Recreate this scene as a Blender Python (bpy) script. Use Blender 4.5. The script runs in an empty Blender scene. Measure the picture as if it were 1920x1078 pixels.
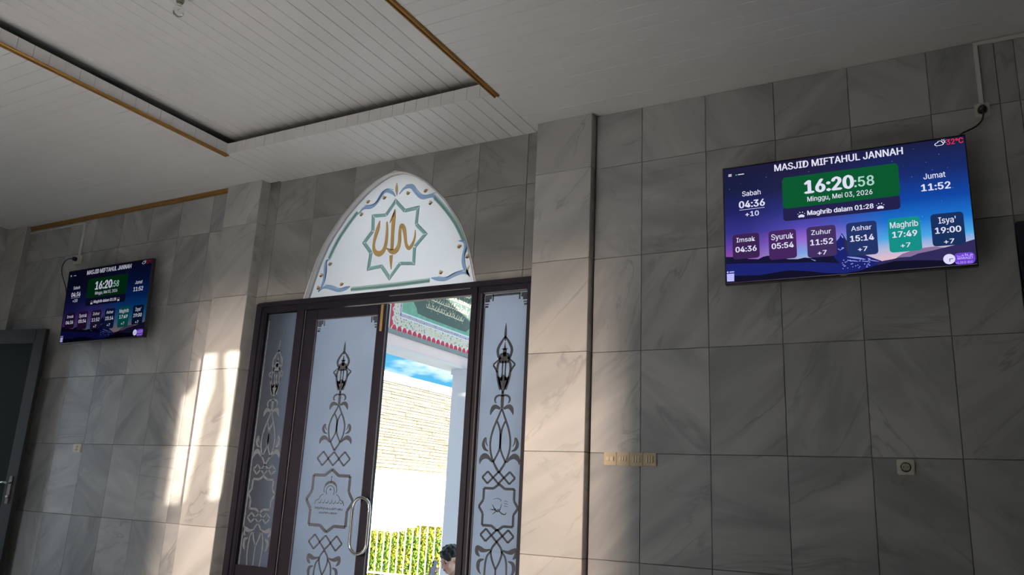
import bpy, bmesh, math, random
from mathutils import Vector, Matrix, noise
random.seed(7)
sc = bpy.context.scene
C = sc.collection
PI = math.pi

# ------------------------------------------------------------------ camera
CAM = Vector((0.0, -4.5, 0.922))
R0 = (0.8772338, 0.4777945, 0.0466183)
R1 = (-0.0817388, 0.2443484, -0.9662363)
R2 = (-0.4730535, 0.8438047, 0.2534050)
cd = bpy.data.cameras.new('camera'); cam = bpy.data.objects.new('camera', cd); C.objects.link(cam)
m = Matrix(((R0[0], -R1[0], -R2[0]), (R0[1], -R1[1], -R2[1]), (R0[2], -R1[2], -R2[2])))
cam.matrix_world = Matrix.Translation(CAM) @ m.to_4x4()
cd.sensor_width = 36; cd.sensor_fit = 'HORIZONTAL'; cd.lens = 1501.92 / 1920 * 36
cd.clip_start = .05; cd.clip_end = 500
sc.camera = cam

# ------------------------------------------------------------------ world, sun, lights, exposure
sc.view_settings.view_transform = 'Standard'; sc.view_settings.look = 'None'
sc.view_settings.gamma = 1; sc.view_settings.use_curve_mapping = False
sc.view_settings.exposure = 0.0
try:
    sc.cycles.max_bounces = 8; sc.cycles.diffuse_bounces = 5; sc.cycles.transparent_max_bounces = 12
    sc.cycles.sample_clamp_indirect = 6; sc.cycles.use_denoising = True
    sc.cycles.caustics_reflective = False; sc.cycles.caustics_refractive = False
except Exception: pass
W = bpy.data.worlds.new('sky'); sc.world = W; W.use_nodes = True
nt = W.node_tree; N = nt.nodes; L = nt.links
bg = N['Background']
tc = N.new('ShaderNodeTexCoord'); mp = N.new('ShaderNodeMapping'); mp.inputs['Scale'].default_value = (3, 3, 9)
mp.inputs['Rotation'].default_value = (.25, 0.1, .4)
nz = N.new('ShaderNodeTexNoise'); nz.inputs['Scale'].default_value = 1.6; nz.inputs['Detail'].default_value = 5; nz.inputs['Roughness'].default_value = .55
cr = N.new('ShaderNodeValToRGB'); cr.color_ramp.elements[0].position = .45; cr.color_ramp.elements[0].color = (.12, .55, .90, 1)
cr.color_ramp.elements[1].position = .66; cr.color_ramp.elements[1].color = (2.6, 2.6, 2.65, 1)
L.new(tc.outputs['Generated'], mp.inputs['Vector']); L.new(mp.outputs[0], nz.inputs['Vector']); L.new(nz.outputs['Fac'], cr.inputs[0]); L.new(cr.outputs[0], bg.inputs[0])
bg.inputs[1].default_value = 1.0

def light(name, kind, loc, direction, energy, color=(1, 1, 1), size=1, sizey=None, spread=None, portal=False, angle=None):
    d = bpy.data.lights.new(name, kind); o = bpy.data.objects.new(name, d); C.objects.link(o)
    d.color = color; d.energy = energy
    o.location = loc; o.rotation_euler = Vector(direction).to_track_quat('-Z', 'Y').to_euler()
    if kind == 'AREA':
        d.shape = 'RECTANGLE'; d.size = size; d.size_y = sizey or size
        if spread: d.spread = math.radians(spread)
        if portal: d.cycles.is_portal = True
    if angle: d.angle = math.radians(angle)
    return o
SUN_EL = math.radians(8); SX, SY = -.866, .50
SD = Vector((SX * math.cos(SUN_EL), SY * math.cos(SUN_EL), -math.sin(SUN_EL)))
light('sun', 'SUN', (6, -6, 6), SD, 19.0, (1.0, .87, .70), angle=.35)
# daylight in the yard behind the camera, entering through the back doorway
light('sunlit_yard_glow', 'AREA', (-3.7, -13, 2.65), (0, 1, 0), 345, (1.0, .79, .63), .22, 1.0, spread=70)
light('open_yard_daylight', 'AREA', (-.7, -13, 2.95), (-.25, 1, 0), 215, (.86, .93, 1.0), 5.2, 1.4, spread=110)
# added fill lights: floor bounce for the ceiling, and a soft right side
light('floor_bounce_fill', 'AREA', (-4.0, -7.3, 2.9), (.11, .87, -.60), 205, (.96, .97, 1.0), 2.0, .5, spread=24)
light('right_side_fill', 'AREA', (2.3, -5.2, 2.1), (-1, .25, 0), 4, (1.0, .97, .94), 2.0, 1.2)

# ------------------------------------------------------------------ materials
def mat(name, col=(.8, .8, .8), rough=.5, metal=0, emit=None, es=1.0, spec=.5, alpha=None, noise_amt=.0, nscale=20, bump=0):
    M = bpy.data.materials.new(name); M.use_nodes = True
    t = M.node_tree; b = t.nodes['Principled BSDF']
    b.inputs['Base Color'].default_value = (*col, 1); b.inputs['Roughness'].default_value = rough
    b.inputs['Metallic'].default_value = metal; b.inputs['Specular IOR Level'].default_value = spec
    if emit:
        b.inputs['Emission Color'].default_value = (*emit, 1); b.inputs['Emission Strength'].default_value = es
    if noise_amt or bump:
        tx = t.nodes.new('ShaderNodeTexCoord'); n = t.nodes.new('ShaderNodeTexNoise'); n.inputs['Scale'].default_value = nscale; n.inputs['Detail'].default_value = 4
        t.links.new(tx.outputs['Object'], n.inputs['Vector'])
        if noise_amt:
            r = t.nodes.new('ShaderNodeMix'); r.data_type = 'RGBA'
            r.inputs[6].default_value = (*[c * (1 - noise_amt) for c in col], 1); r.inputs[7].default_value = (*[min(1, c * (1 + noise_amt)) for c in col], 1)
            t.links.new(n.outputs['Fac'], r.inputs[0]); t.links.new(r.outputs[2], b.inputs['Base Color'])
        if bump:
            bp = t.nodes.new('ShaderNodeBump'); bp.inputs['Strength'].default_value = bump; bp.inputs['Distance'].default_value = .01
            t.links.new(n.outputs['Fac'], bp.inputs['Height']); t.links.new(bp.outputs[0], b.inputs['Normal'])
    return M

def marble(name, lo=(.25, .25, .256), hi=(.45, .445, .437), vein=(.16, .165, .17), plane='XZ', rough=.32, ang=None):
    M = bpy.data.materials.new(name); M.use_nodes = True
    t = M.node_tree; nd = t.nodes; lk = t.links; b = nd['Principled BSDF']
    b.inputs['Roughness'].default_value = rough; b.inputs['Specular IOR Level'].default_value = .35
    tx = nd.new('ShaderNodeTexCoord'); oi = nd.new('ShaderNodeObjectInfo')
    off = nd.new('ShaderNodeVectorMath'); off.operation = 'SCALE'; off.inputs[0].default_value = (37.1, 53.7, 91.3)
    lk.new(oi.outputs['Random'], off.inputs['Scale'])
    rot = nd.new('ShaderNodeVectorRotate'); rot.rotation_type = 'Y_AXIS'
    # vein direction of each slab: one of the two diagonals, with some spread
    a1 = nd.new('ShaderNodeMath'); a1.operation = 'MULTIPLY'; a1.inputs[1].default_value = 7.31
    a2 = nd.new('ShaderNodeMath'); a2.operation = 'FRACT'
    lk.new(oi.outputs['Random'], a1.inputs[0]); lk.new(a1.outputs[0], a2.inputs[0])
    mr = nd.new('ShaderNodeMapRange'); mr.inputs[3].default_value = -1.15; mr.inputs[4].default_value = 1.25
    if ang: mr.inputs[3].default_value, mr.inputs[4].default_value = ang
    lk.new(a2.outputs[0], mr.inputs[0]); lk.new(tx.outputs['Object'], rot.inputs['Vector']); lk.new(mr.outputs[0], rot.inputs['Angle'])
    add = nd.new('ShaderNodeVectorMath'); add.operation = 'ADD'
    sq = nd.new('ShaderNodeVectorMath'); sq.operation = 'MULTIPLY'; sq.inputs[1].default_value = (1.0, 1.0, 3.4)
    lk.new(rot.outputs[0], sq.inputs[0]); lk.new(sq.outputs[0], add.inputs[0]); lk.new(off.outputs[0], add.inputs[1])
    n1 = nd.new('ShaderNodeTexNoise'); n1.inputs['Scale'].default_value = 1.15; n1.inputs['Detail'].default_value = 5; n1.inputs['Roughness'].default_value = .5; n1.inputs['Distortion'].default_value = .7
    lk.new(add.outputs[0], n1.inputs['Vector'])
    r1 = nd.new('ShaderNodeValToRGB'); r1.color_ramp.elements[0].position = .30; r1.color_ramp.elements[0].color = (*lo, 1)
    r1.color_ramp.elements[1].position = .66; r1.color_ramp.elements[1].color = (*hi, 1)
    lk.new(n1.outputs['Fac'], r1.inputs[0])
    n2 = nd.new('ShaderNodeTexNoise'); n2.inputs['Scale'].default_value = .8; n2.inputs['Detail'].default_value = 7; n2.inputs['Roughness'].default_value = .55; n2.inputs['Distortion'].default_value = 1.1
    ad2 = nd.new('ShaderNodeVectorMath'); ad2.operation = 'ADD'; ad2.inputs[1].default_value = (11, 5, 3)
    lk.new(add.outputs[0], ad2.inputs[0]); lk.new(ad2.outputs[0], n2.inputs['Vector'])
    s = nd.new('ShaderNodeMath'); s.operation = 'SUBTRACT'; s.inputs[1].default_value = .5
    ab = nd.new('ShaderNodeMath'); ab.operation = 'ABSOLUTE'
    lk.new(n2.outputs['Fac'], s.inputs[0]); lk.new(s.outputs[0], ab.inputs[0])
    r2 = nd.new('ShaderNodeValToRGB'); r2.color_ramp.elements[0].position = .0; r2.color_ramp.elements[0].color = (.5, .5, .5, 1)
    r2.color_ramp.elements[1].position = .022; r2.color_ramp.elements[1].color = (0, 0, 0, 1)
    lk.new(ab.outputs[0], r2.inputs[0])
    n3 = nd.new('ShaderNodeTexNoise'); n3.inputs['Scale'].default_value = 1.6; lk.new(ad2.outputs[0], n3.inputs['Vector'])
    g = nd.new('ShaderNodeMapRange'); g.inputs[1].default_value = .42; g.inputs[2].default_value = .62; lk.new(n3.outputs['Fac'], g.inputs[0])
    mu = nd.new('ShaderNodeMath'); mu.operation = 'MULTIPLY'; lk.new(r2.outputs[0], mu.inputs[0]); lk.new(g.outputs[0], mu.inputs[1])
    mx = nd.new('ShaderNodeMix'); mx.data_type = 'RGBA'; mx.inputs[7].default_value = (*vein, 1)
    lk.new(mu.outputs[0], mx.inputs[0]); lk.new(r1.outputs[0], mx.inputs[6])
    # slab to slab tone
    a3 = nd.new('ShaderNodeMath'); a3.operation = 'MULTIPLY'; a3.inputs[1].default_value = 13.7
    a4 = nd.new('ShaderNodeMath'); a4.operation = 'FRACT'; lk.new(oi.outputs['Random'], a3.inputs[0]); lk.new(a3.outputs[0], a4.inputs[0])
    tr = nd.new('ShaderNodeMapRange'); tr.inputs[3].default_value = .80; tr.inputs[4].default_value = 1.08; lk.new(a4.outputs[0], tr.inputs[0])
    sc2 = nd.new('ShaderNodeVectorMath'); sc2.operation = 'SCALE'; lk.new(mx.outputs[2], sc2.inputs[0]); lk.new(tr.outputs[0], sc2.inputs['Scale'])
    lk.new(sc2.outputs[0], b.inputs['Base Color'])
    return M

M_marble = marble('grey_veined_marble')
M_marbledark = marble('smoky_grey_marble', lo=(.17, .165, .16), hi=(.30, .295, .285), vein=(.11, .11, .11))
M_pillar = marble('pale_diagonal_marble', lo=(.40, .395, .39), hi=(.57, .555, .53), vein=(.20, .20, .20), ang=(.6, .95))
M_grout = mat('grout', (.22, .215, .21), .9, noise_amt=.2)
M_plaster = mat('plaster', (.20, .19, .18), .8, noise_amt=.08, nscale=3)
M_floor = marble('floor_marble', lo=(.50, .49, .47), hi=(.68, .66, .63), vein=(.4, .4, .4), rough=.18)
M_pvc = mat('pvc_panel', (.83, .82, .81), .36, noise_amt=.04, nscale=2.5)
M_pvcdark = mat('ceiling_void', (.05, .05, .05), .9)
M_gold = mat('gold_moulding', (.34, .175, .045), .36, metal=.75, noise_amt=.25, nscale=30)
M_frame = mat('dark_bronze_frame', (.013, .012, .018), .42, noise_amt=.3, nscale=6, spec=.13)
M_bead = mat('frame_bead', (.12, .118, .13), .4, metal=.3)
M_chrome = mat('chrome', (.62, .60, .58), .14, metal=1)
M_brass = mat('brass_bolt', (.72, .50, .24), .3, metal=.8, noise_amt=.3, nscale=40)
M_screw = mat('bolt_screw', (.22, .09, .05), .4, metal=.8)
M_white = mat('white_paint', (.74, .75, .78), .55, noise_amt=.03, nscale=5)
M_revealm = mat('arch_reveal_plaster', (.80, .77, .75), .75, noise_amt=.12, nscale=12)
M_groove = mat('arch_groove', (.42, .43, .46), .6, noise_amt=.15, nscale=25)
M_teal = mat('painted_teal', (.28, .52, .48), .6, noise_amt=.25, nscale=35)
M_tealL = mat('painted_teal_light', (.58, .76, .73), .6, noise_amt=.1, nscale=30)
M_blue = mat('painted_blue', (.36, .56, .86), .6, noise_amt=.3, nscale=40)
M_goldp = mat('gold_calligraphy_paint', (.80, .53, .22), .45, noise_amt=.35, nscale=25)
M_goldd = mat('gold_flower_paint', (.75, .54, .30), .5, noise_amt=.4, nscale=50)
M_plastic = mat('ivory_plastic', (.62, .58, .50), .4)
M_golden = mat('golden_switch_plate', (.52, .42, .27), .4, noise_amt=.08)
M_rocker = mat('ivory_rocker', (.80, .68, .50), .3)
M_black = mat('black_plastic', (.010, .010, .012), .4)
M_dark = mat('socket_hole', (.012, .011, .01), .7)
M_trunk = mat('white_cable_trunking', (.66, .65, .62), .5)
M_shell = mat('tv_shell', (.012, .012, .014), .3)

def frosted(name, col=(.82, .85, .93), w=.95, dif=.45):
    M = bpy.data.materials.new(name); M.use_nodes = True; t = M.node_tree; nd = t.nodes; lk = t.links
    nd.remove(nd['Principled BSDF']); out = nd['Material Output']
    tl = nd.new('ShaderNodeBsdfTranslucent'); tl.inputs[0].default_value = (*col, 1)
    df = nd.new('ShaderNodeBsdfDiffuse'); df.inputs[0].default_value = (*[c * dif for c in col], 1)
    gl = nd.new('ShaderNodeBsdfGlossy'); gl.inputs[0].default_value = (.4, .4, .4, 1); gl.inputs['Roughness'].default_value = .3
    a = nd.new('ShaderNodeMixShader'); a.inputs[0].default_value = w; lk.new(df.outputs[0], a.inputs[1]); lk.new(tl.outputs[0], a.inputs[2])
    fr = nd.new('ShaderNodeFresnel'); fr.inputs[0].default_value = 1.35
    b = nd.new('ShaderNodeMixShader'); lk.new(fr.outputs[0], b.inputs[0]); lk.new(a.outputs[0], b.inputs[1]); lk.new(gl.outputs[0], b.inputs[2])
    n = nd.new('ShaderNodeTexNoise'); n.inputs['Scale'].default_value = 3; tx = nd.new('ShaderNodeTexCoord'); lk.new(tx.outputs['Object'], n.inputs['Vector'])
    mr = nd.new('ShaderNodeMapRange'); mr.inputs[3].default_value = .9; mr.inputs[4].default_value = 1.08; lk.new(n.outputs['Fac'], mr.inputs[0])
    v = nd.new('ShaderNodeVectorMath'); v.operation = 'SCALE'; v.inputs[0].default_value = col; lk.new(mr.outputs[0], v.inputs['Scale']); lk.new(v.outputs[0], tl.inputs[0])
    lk.new(b.outputs[0], out.inputs[0]); return M
M_frost = frosted('sandblasted_glass')
M_panel = frosted('white_translucent_panel', (.98, .93, .93), .62, .62)
# glass paints on the translucent panel
M_teal = frosted('painted_teal', (.42, .72, .66), .5, .8)
M_tealL = frosted('painted_teal_light', (.70, .90, .86), .5, .8)
M_blue = frosted('painted_blue', (.46, .68, .98), .5, .8)
M_goldp = frosted('gold_calligraphy_paint', (.88, .56, .22), .45, .9)
M_goldd = frosted('gold_flower_paint', (.84, .60, .34), .45, .9)
def clearglass(name, tint, w=.5, rough=.08):
    M = bpy.data.materials.new(name); M.use_nodes = True; t = M.node_tree; nd = t.nodes; lk = t.links
    nd.remove(nd['Principled BSDF']); out = nd['Material Output']
    tr = nd.new('ShaderNodeBsdfTransparent'); tr.inputs[0].default_value = (*tint, 1)
    gl = nd.new('ShaderNodeBsdfGlossy'); gl.inputs['Roughness'].default_value = rough; gl.inputs[0].default_value = (.9, .9, .9, 1)
    fr = nd.new('ShaderNodeFresnel'); fr.inputs[0].default_value = 1.45
    b = nd.new('ShaderNodeMixShader'); lk.new(fr.outputs[0], b.inputs[0]); lk.new(tr.outputs[0], b.inputs[1]); lk.new(gl.outputs[0], b.inputs[2])
    lk.new(b.outputs[0], out.inputs[0]); return M
M_etch = mat('clear_glass_shade_beyond', (.045, .05, .062), .12, spec=.6)  # dark view through the clear glass, put into an opaque colour
M_bulb = clearglass('clear_bulb_glass', (.96, .96, .96))

# ------------------------------------------------------------------ mesh helpers
def link(o, parent=None):
    C.objects.link(o)
    if parent is not None: o.parent = parent
    return o
def mesh(name, verts, faces, material=None, parent=None, smooth=False):
    me = bpy.data.meshes.new(name); me.from_pydata([tuple(v) for v in verts], [], faces); me.update()
    if material: me.materials.append(material)
    if smooth: me.polygons.foreach_set('use_smooth', [True] * len(me.polygons))
    o = bpy.data.objects.new(name, me)
    return link(o, parent)
def bmobj(name, bm, material=None, parent=None, smooth=False):
    me = bpy.data.meshes.new(name); bm.to_mesh(me); bm.free()
    if material: me.materials.append(material)
    if smooth: me.polygons.foreach_set('use_smooth', [True] * len(me.polygons))
    return link(bpy.data.objects.new(name, me), parent)
def addbox(bm, x0, x1, y0, y1, z0, z1, bev=0):
    r = bmesh.ops.create_cube(bm, size=1)['verts']
    for v in r: v.co = Vector(((x0 + x1) / 2 + v.co.x * (x1 - x0), (y0 + y1) / 2 + v.co.y * (y1 - y0), (z0 + z1) / 2 + v.co.z * (z1 - z0)))
    if bev:
        es = {e for v in r for e in v.link_edges}
        bmesh.ops.bevel(bm, geom=list(es), offset=bev, segments=2, affect='EDGES')
def box(name, x0, x1, y0, y1, z0, z1, material, parent=None, bev=0):
    bm = bmesh.new(); addbox(bm, x0, x1, y0, y1, z0, z1, bev); return bmobj(name, bm, material, parent)
def boxes(name, lst, material, parent=None, bev=0):
    bm = bmesh.new()
    for b in lst: addbox(bm, *b, bev)
    return bmobj(name, bm, material, parent)
def empty(name, loc=(0, 0, 0), label=None, cat=None, group=None, kind=None):
    o = bpy.data.objects.new(name, None); o.location = loc; C.objects.link(o); o.empty_display_size = .1
    tag(o, label, cat, group, kind); return o
def tag(o, label=None, cat=None, group=None, kind=None):
    if label: o['label'] = label
    if cat: o['category'] = cat
    if group: o['group'] = group
    if kind: o['kind'] = kind
    return o
def tube(name, pts, r, material, parent=None, seg=8, closed=False, smoothpts=0):
    pts = [Vector(p) for p in pts]
    for _ in range(smoothpts):
        n = [] if closed else [pts[0]]
        rng = range(len(pts)) if closed else range(len(pts) - 1)
        for i in rng:
            a, b = pts[i], pts[(i + 1) % len(pts)]
            n += [a * .75 + b * .25, a * .25 + b * .75]
        if not closed: n.append(pts[-1])
        pts = n
    vs = []; fs = []; n = len(pts)
    up = Vector((0, 0, 1))
    for i, p in enumerate(pts):
        if closed: d = pts[(i + 1) % n] - pts[i - 1]
        else: d = pts[min(i + 1, n - 1)] - pts[max(i - 1, 0)]
        d.normalize()
        u = d.cross(Vector((0, 1, 0)))
        if u.length < .1: u = d.cross(Vector((1, 0, 0)))
        u.normalize(); v = d.cross(u).normalized()
        for k in range(seg):
            a = 2 * PI * k / seg
            vs.append(p + (u * math.cos(a) + v * math.sin(a)) * r)
    for i in range(n if closed else n - 1):
        for k in range(seg):
            a = i * seg + k; b = i * seg + (k + 1) % seg; c = ((i + 1) % n) * seg + (k + 1) % seg; d = ((i + 1) % n) * seg + k
            fs.append((a, b, c, d))
    if not closed:
        fs.append(tuple(range(seg))[::-1]); fs.append(tuple((n - 1) * seg + k for k in range(seg)))
    return mesh(name, vs, fs, material, parent, smooth=True)
def lathe(name, prof, material, parent=None, seg=24, axis='Z', loc=(0, 0, 0)):
    vs = []; fs = []
    for (r, h) in prof:
        for k in range(seg):
            a = 2 * PI * k / seg
            p = (r * math.cos(a), r * math.sin(a), h)
            if axis == 'Y': p = (r * math.cos(a), h, r * math.sin(a))
            if axis == 'X': p = (h, r * math.cos(a), r * math.sin(a))
            vs.append((p[0] + loc[0], p[1] + loc[1], p[2] + loc[2]))
    for i in range(len(prof) - 1):
        for k in range(seg):
            fs.append((i * seg + k, i * seg + (k + 1) % seg, (i + 1) * seg + (k + 1) % seg, (i + 1) * seg + k))
    fs.append(tuple(range(seg))[::-1]); fs.append(tuple((len(prof) - 1) * seg + k for k in range(seg)))
    return mesh(name, vs, fs, material, parent, smooth=True)
def chaikin(pts, n=2):
    for _ in range(n):
        q = [pts[0]]
        for i in range(len(pts) - 1):
            a, b = pts[i], pts[i + 1]
            q.append(tuple(a[k] * .75 + b[k] * .25 for k in range(len(a)))); q.append(tuple(a[k] * .25 + b[k] * .75 for k in range(len(a))))
        q.append(pts[-1]); pts = q
    return pts
class Flat:
    """collects flat ribbons and polygons drawn in a wall plane (a, b) with a small thickness toward the viewer"""
    def __init__(s, place, t=.0015): s.v = []; s.f = []; s.place = place; s.t = t
    def poly(s, pts, h=None):
        h = s.t if h is None else h
        n = len(pts); o = len(s.v)
        s.v += [s.place(a, b, 0) for a, b in pts] + [s.place(a, b, h) for a, b in pts]
        s.f.append(tuple(o + n + i for i in range(n)))
        for i in range(n): s.f.append((o + i, o + (i + 1) % n, o + n + (i + 1) % n, o + n + i))
    def rib(s, pts, w, smooth=2, h=None):
        if not isinstance(w, (list, tuple)): w = [w] * len(pts)
        p = [(a, b, ww) for (a, b), ww in zip(pts, w)]
        if smooth: p = chaikin(p, smooth)
        Lf = []; Rt = []
        for i in range(len(p)):
            a = p[max(i - 1, 0)]; b = p[min(i + 1, len(p) - 1)]
            dx, dy = b[0] - a[0], b[1] - a[1]; l = math.hypot(dx, dy) or 1
            nx, ny = -dy / l * p[i][2] / 2, dx / l * p[i][2] / 2
            Lf.append((p[i][0] + nx, p[i][1] + ny)); Rt.append((p[i][0] - nx, p[i][1] - ny))
        h = s.t if h is None else h
        n = len(p); o = len(s.v)
        s.v += [s.place(*q, 0) for q in Lf] + [s.place(*q, 0) for q in Rt] + [s.place(*q, h) for q in Lf] + [s.place(*q, h) for q in Rt]
        for i in range(n - 1):
            s.f.append((o + 2 * n + i, o + 2 * n + i + 1, o + 3 * n + i + 1, o + 3 * n + i))
            s.f.append((o + i, o + i + 1, o + 2 * n + i + 1, o + 2 * n + i)); s.f.append((o + n + i, o + n + i + 1, o + 3 * n + i + 1, o + 3 * n + i))
        for k in (0, n - 1): s.f.append((o + k, o + n + k, o + 3 * n + k, o + 2 * n + k))
    def dot(s, a, b, r, ry=None, n=12, ang=0):
        ry = ry or r
        s.poly([(a + r * math.cos(t) * math.cos(ang) - ry * math.sin(t) * math.sin(ang), b + r * math.cos(t) * math.sin(ang) + ry * math.sin(t) * math.cos(ang)) for t in [2 * PI * i / n for i in range(n)]])
    def build(s, name, material, parent=None):
        o = mesh(name, s.v, s.f, material, parent)
        bm = bmesh.new(); bm.from_mesh(o.data); bmesh.ops.recalc_face_normals(bm, faces=bm.faces); bm.to_mesh(o.data); bm.free()
        return o
def wallplace(y): return lambda a, b, h: (a, y - h, b)

# tiles ----------------------------------------------------------------
_tc = {}
GAP = .0026; TH = .012
def tile_mesh(w, h, d=TH, side=None):
    key = (round(w, 3), round(h, 3), side)
    if key in _tc: return _tc[key]
    a, b, c = w / 2, h / 2, .0018
    if side == 'X':   # faces +x, w along y
        v = [(0, -a, -b), (0, a, -b), (0, a, b), (0, -a, b), (d - c, -a, -b), (d - c, a, -b), (d - c, a, b), (d - c, -a, b), (d, -a + c, -b + c), (d, a - c, -b + c), (d, a - c, b - c), (d, -a + c, b - c)]
        fl = 1
    else:             # faces -y
        v = [(-a, 0, -b), (a, 0, -b), (a, 0, b), (-a, 0, b), (-a, -d + c, -b), (a, -d + c, -b), (a, -d + c, b), (-a, -d + c, b), (-a + c, -d, -b + c), (a - c, -d, -b + c), (a - c, -d, b - c), (-a + c, -d, b - c)]
        fl = 0
    f = [(0, 1, 5, 4), (1, 2, 6, 5), (2, 3, 7, 6), (3, 0, 4, 7), (4, 5, 9, 8), (5, 6, 10, 9), (6, 7, 11, 10), (7, 4, 8, 11), (8, 9, 10, 11)]
    me = bpy.data.meshes.new('marble_tile'); me.from_pydata(v, [], f); me.update()
    _tc[key] = me; return me
def tile(x0, x1, z0, z1, y, parent, material=None, side=None):
    w, h = x1 - x0 - GAP, z1 - z0 - GAP
    me = tile_mesh(w, h, side=side)
    if not me.materials: me.materials.append(material or M_marble)
    elif me.materials[0] != (material or M_marble):
        k = (round(w, 3), round(h, 3), side, material.name if material else '')
        if k not in _tc:
            me = me.copy(); me.materials[0] = material or M_marble; _tc[k] = me
        me = _tc[k]
    o = bpy.data.objects.new('marble_tile', me)
    if side == 'X': o.location = (y - TH, (x0 + x1) / 2, (z0 + z1) / 2)
    else: o.location = ((x0 + x1) / 2, y + TH, (z0 + z1) / 2)
    link(o, parent); return o

ZR = [0, .6007, 1.2028, 1.8076, 2.407, 3.0235, 3.403]
HC = 3.403; H2 = 3.56
XL, XR, YB = -8.6, 2.4, -7.5
# ================================================================== ROOM SHELL
floor = box('floor', XL - .2, XR + .2, YB - .2, .3, -.12, 0, M_floor); tag(floor, kind='structure', label='pale polished marble floor of the prayer hall')

cp = boxes('absorber_carpet', [(-2.3, XR - .02, YB + .3, -.35, .0, .012), (XL + .3, -5.0, YB + .3, -1.6, .0, .012)], mat('carpet_pile', (.035, .05, .035), .95, noise_amt=.4, nscale=30))  # unseen, added to soak up light bounced off the floor
tag(cp, 'unseen dark green carpet added either side of the aisle to absorb bounced light', 'carpet')
# front wall: backing slab pieces around the two doorways and the arch
def arch_half(z):
    P = [(2.345, .785), (2.41, .765), (2.486, .745), (2.60, .71), (2.67, .685), (2.78, .635), (2.852, .590), (3.005, .475), (3.10, .378), (3.165, .302), (3.20, .256), (3.25, .170), (3.28, .100), (3.293, .045), (3.298, 0)]
    if z <= P[0][0]: return P[0][1]
    for (a, b), (c, d) in zip(P, P[1:]):
        if z <= c: return b + (d - b) * (z - a) / (c - a)
    return 0
ACX = -3.630
def arch_top(x):
    u = abs(x - ACX)
    if u >= .785: return 2.345
    lo, hi = 2.345, 3.298
    for _ in range(30):
        mid = (lo + hi) / 2
        if arch_half(mid) > u: lo = mid
        else: hi = mid
    return lo
DW = .05      # plane of the recessed wall around the door
PX0, PX1 = -4.945, -2.35   # between the pillars
wf = mesh('wall_front', [], [], M_grout); tag(wf, kind='structure', label='front wall clad in grey veined marble tiles')
bm = bmesh.new()
addbox(bm, XL - .2, PX0, TH, .22, 0, HC + .3)
addbox(bm, PX1, .40, TH, .22, 0, HC + .3)
addbox(bm, .40, 1.75, TH, .22, 2.33, HC + .3)
addbox(bm, 1.75, XR + .2, TH, .22, 0, HC + .3)
addbox(bm, PX0, PX1, DW + TH, .22, 3.31, HC + .3)
# pieces beside the arch
NX = 56
xs = [PX0 + (ACX - .785 - PX0) * 0, ACX - .785] + [ACX - .785 + 1.57 * i / NX for i in range(1, NX)] + [ACX + .785, PX1]
for i in range(len(xs) - 1):
    a, b = xs[i], xs[i + 1]
    t = 2.347 if (i == 0 or i == len(xs) - 2) else max(arch_top(a), arch_top(b))
    addbox(bm, a, b, DW + TH, .22, t, 3.31)
bm.to_mesh(wf.data); bm.free(); wf.data.materials.clear(); wf.data.materials.append(M_grout)

XRr = [-1.935, -1.62, -1.21, -.80, -.389, .015, .335]
for i in range(len(XRr) - 1):
    for j in range(6): tile(XRr[i], XRr[i + 1], ZR[j], ZR[j + 1], 0, wf)
for a, b in ((.335, .425), (.425, .835), (.835, 1.245), (1.245, 1.655)):
    tile(a, b, 2.407, 3.0235, 0, wf); tile(a, b, 3.0235, HC, 0, wf)
XLl = [-5.345, -5.56, -5.968, -6.372, -6.78, -7.187, -7.595, -8.0, -8.27]
for i in range(len(XLl) - 1):
    for j in range(6): tile(XLl[i + 1], XLl[i], ZR[j], ZR[j + 1], 0, wf)
# door bay tiles, cut around the arch
def cut_tile(x0, x1, z0, z1):
    x0 += GAP / 2; x1 -= GAP / 2; z0 += GAP / 2; z1 -= GAP / 2
    if x1 <= ACX - .785 or x0 >= ACX + .785 or z0 > 3.3:
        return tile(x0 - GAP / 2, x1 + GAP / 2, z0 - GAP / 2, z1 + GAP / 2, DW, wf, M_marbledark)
    xx = sorted({x0, x1, *[x for x in [ACX + (.785 - 1.57 * i / 72) for i in range(73)] if x0 < x < x1]})
    cols = [(x, max(z0, arch_top(x))) for x in xx if max(z0, arch_top(x)) < z1 - .002]
    if len(cols) < 2: return
    cx, cz = (x0 + x1) / 2, (z0 + z1) / 2
    v = []; f = []; n = len(cols)
    for yy in (DW, DW + TH):
        v += [(x - cx, yy - DW, b - cz) for x, b in cols] + [(x - cx, yy - DW, z1 - cz) for x, b in cols]
    for i in range(n - 1):
        f.append((i, i + 1, n + i + 1, n + i)); f.append((i, 2 * n + i, 2 * n + i + 1, i + 1)); f.append((n + i, n + i + 1, 3 * n + i + 1, 3 * n + i))
    f.append((0, n, 3 * n, 2 * n)); f.append((n - 1, 2 * n + n - 1, 3 * n + n - 1, n + n - 1))
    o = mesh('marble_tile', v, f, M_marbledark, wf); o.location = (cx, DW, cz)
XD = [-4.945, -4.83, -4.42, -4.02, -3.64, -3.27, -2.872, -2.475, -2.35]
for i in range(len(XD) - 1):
    for z0, z1 in ((2.347, 2.407), (2.407, 3.0235), (3.0235, HC)): cut_tile(XD[i], XD[i + 1], z0, z1)

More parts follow.
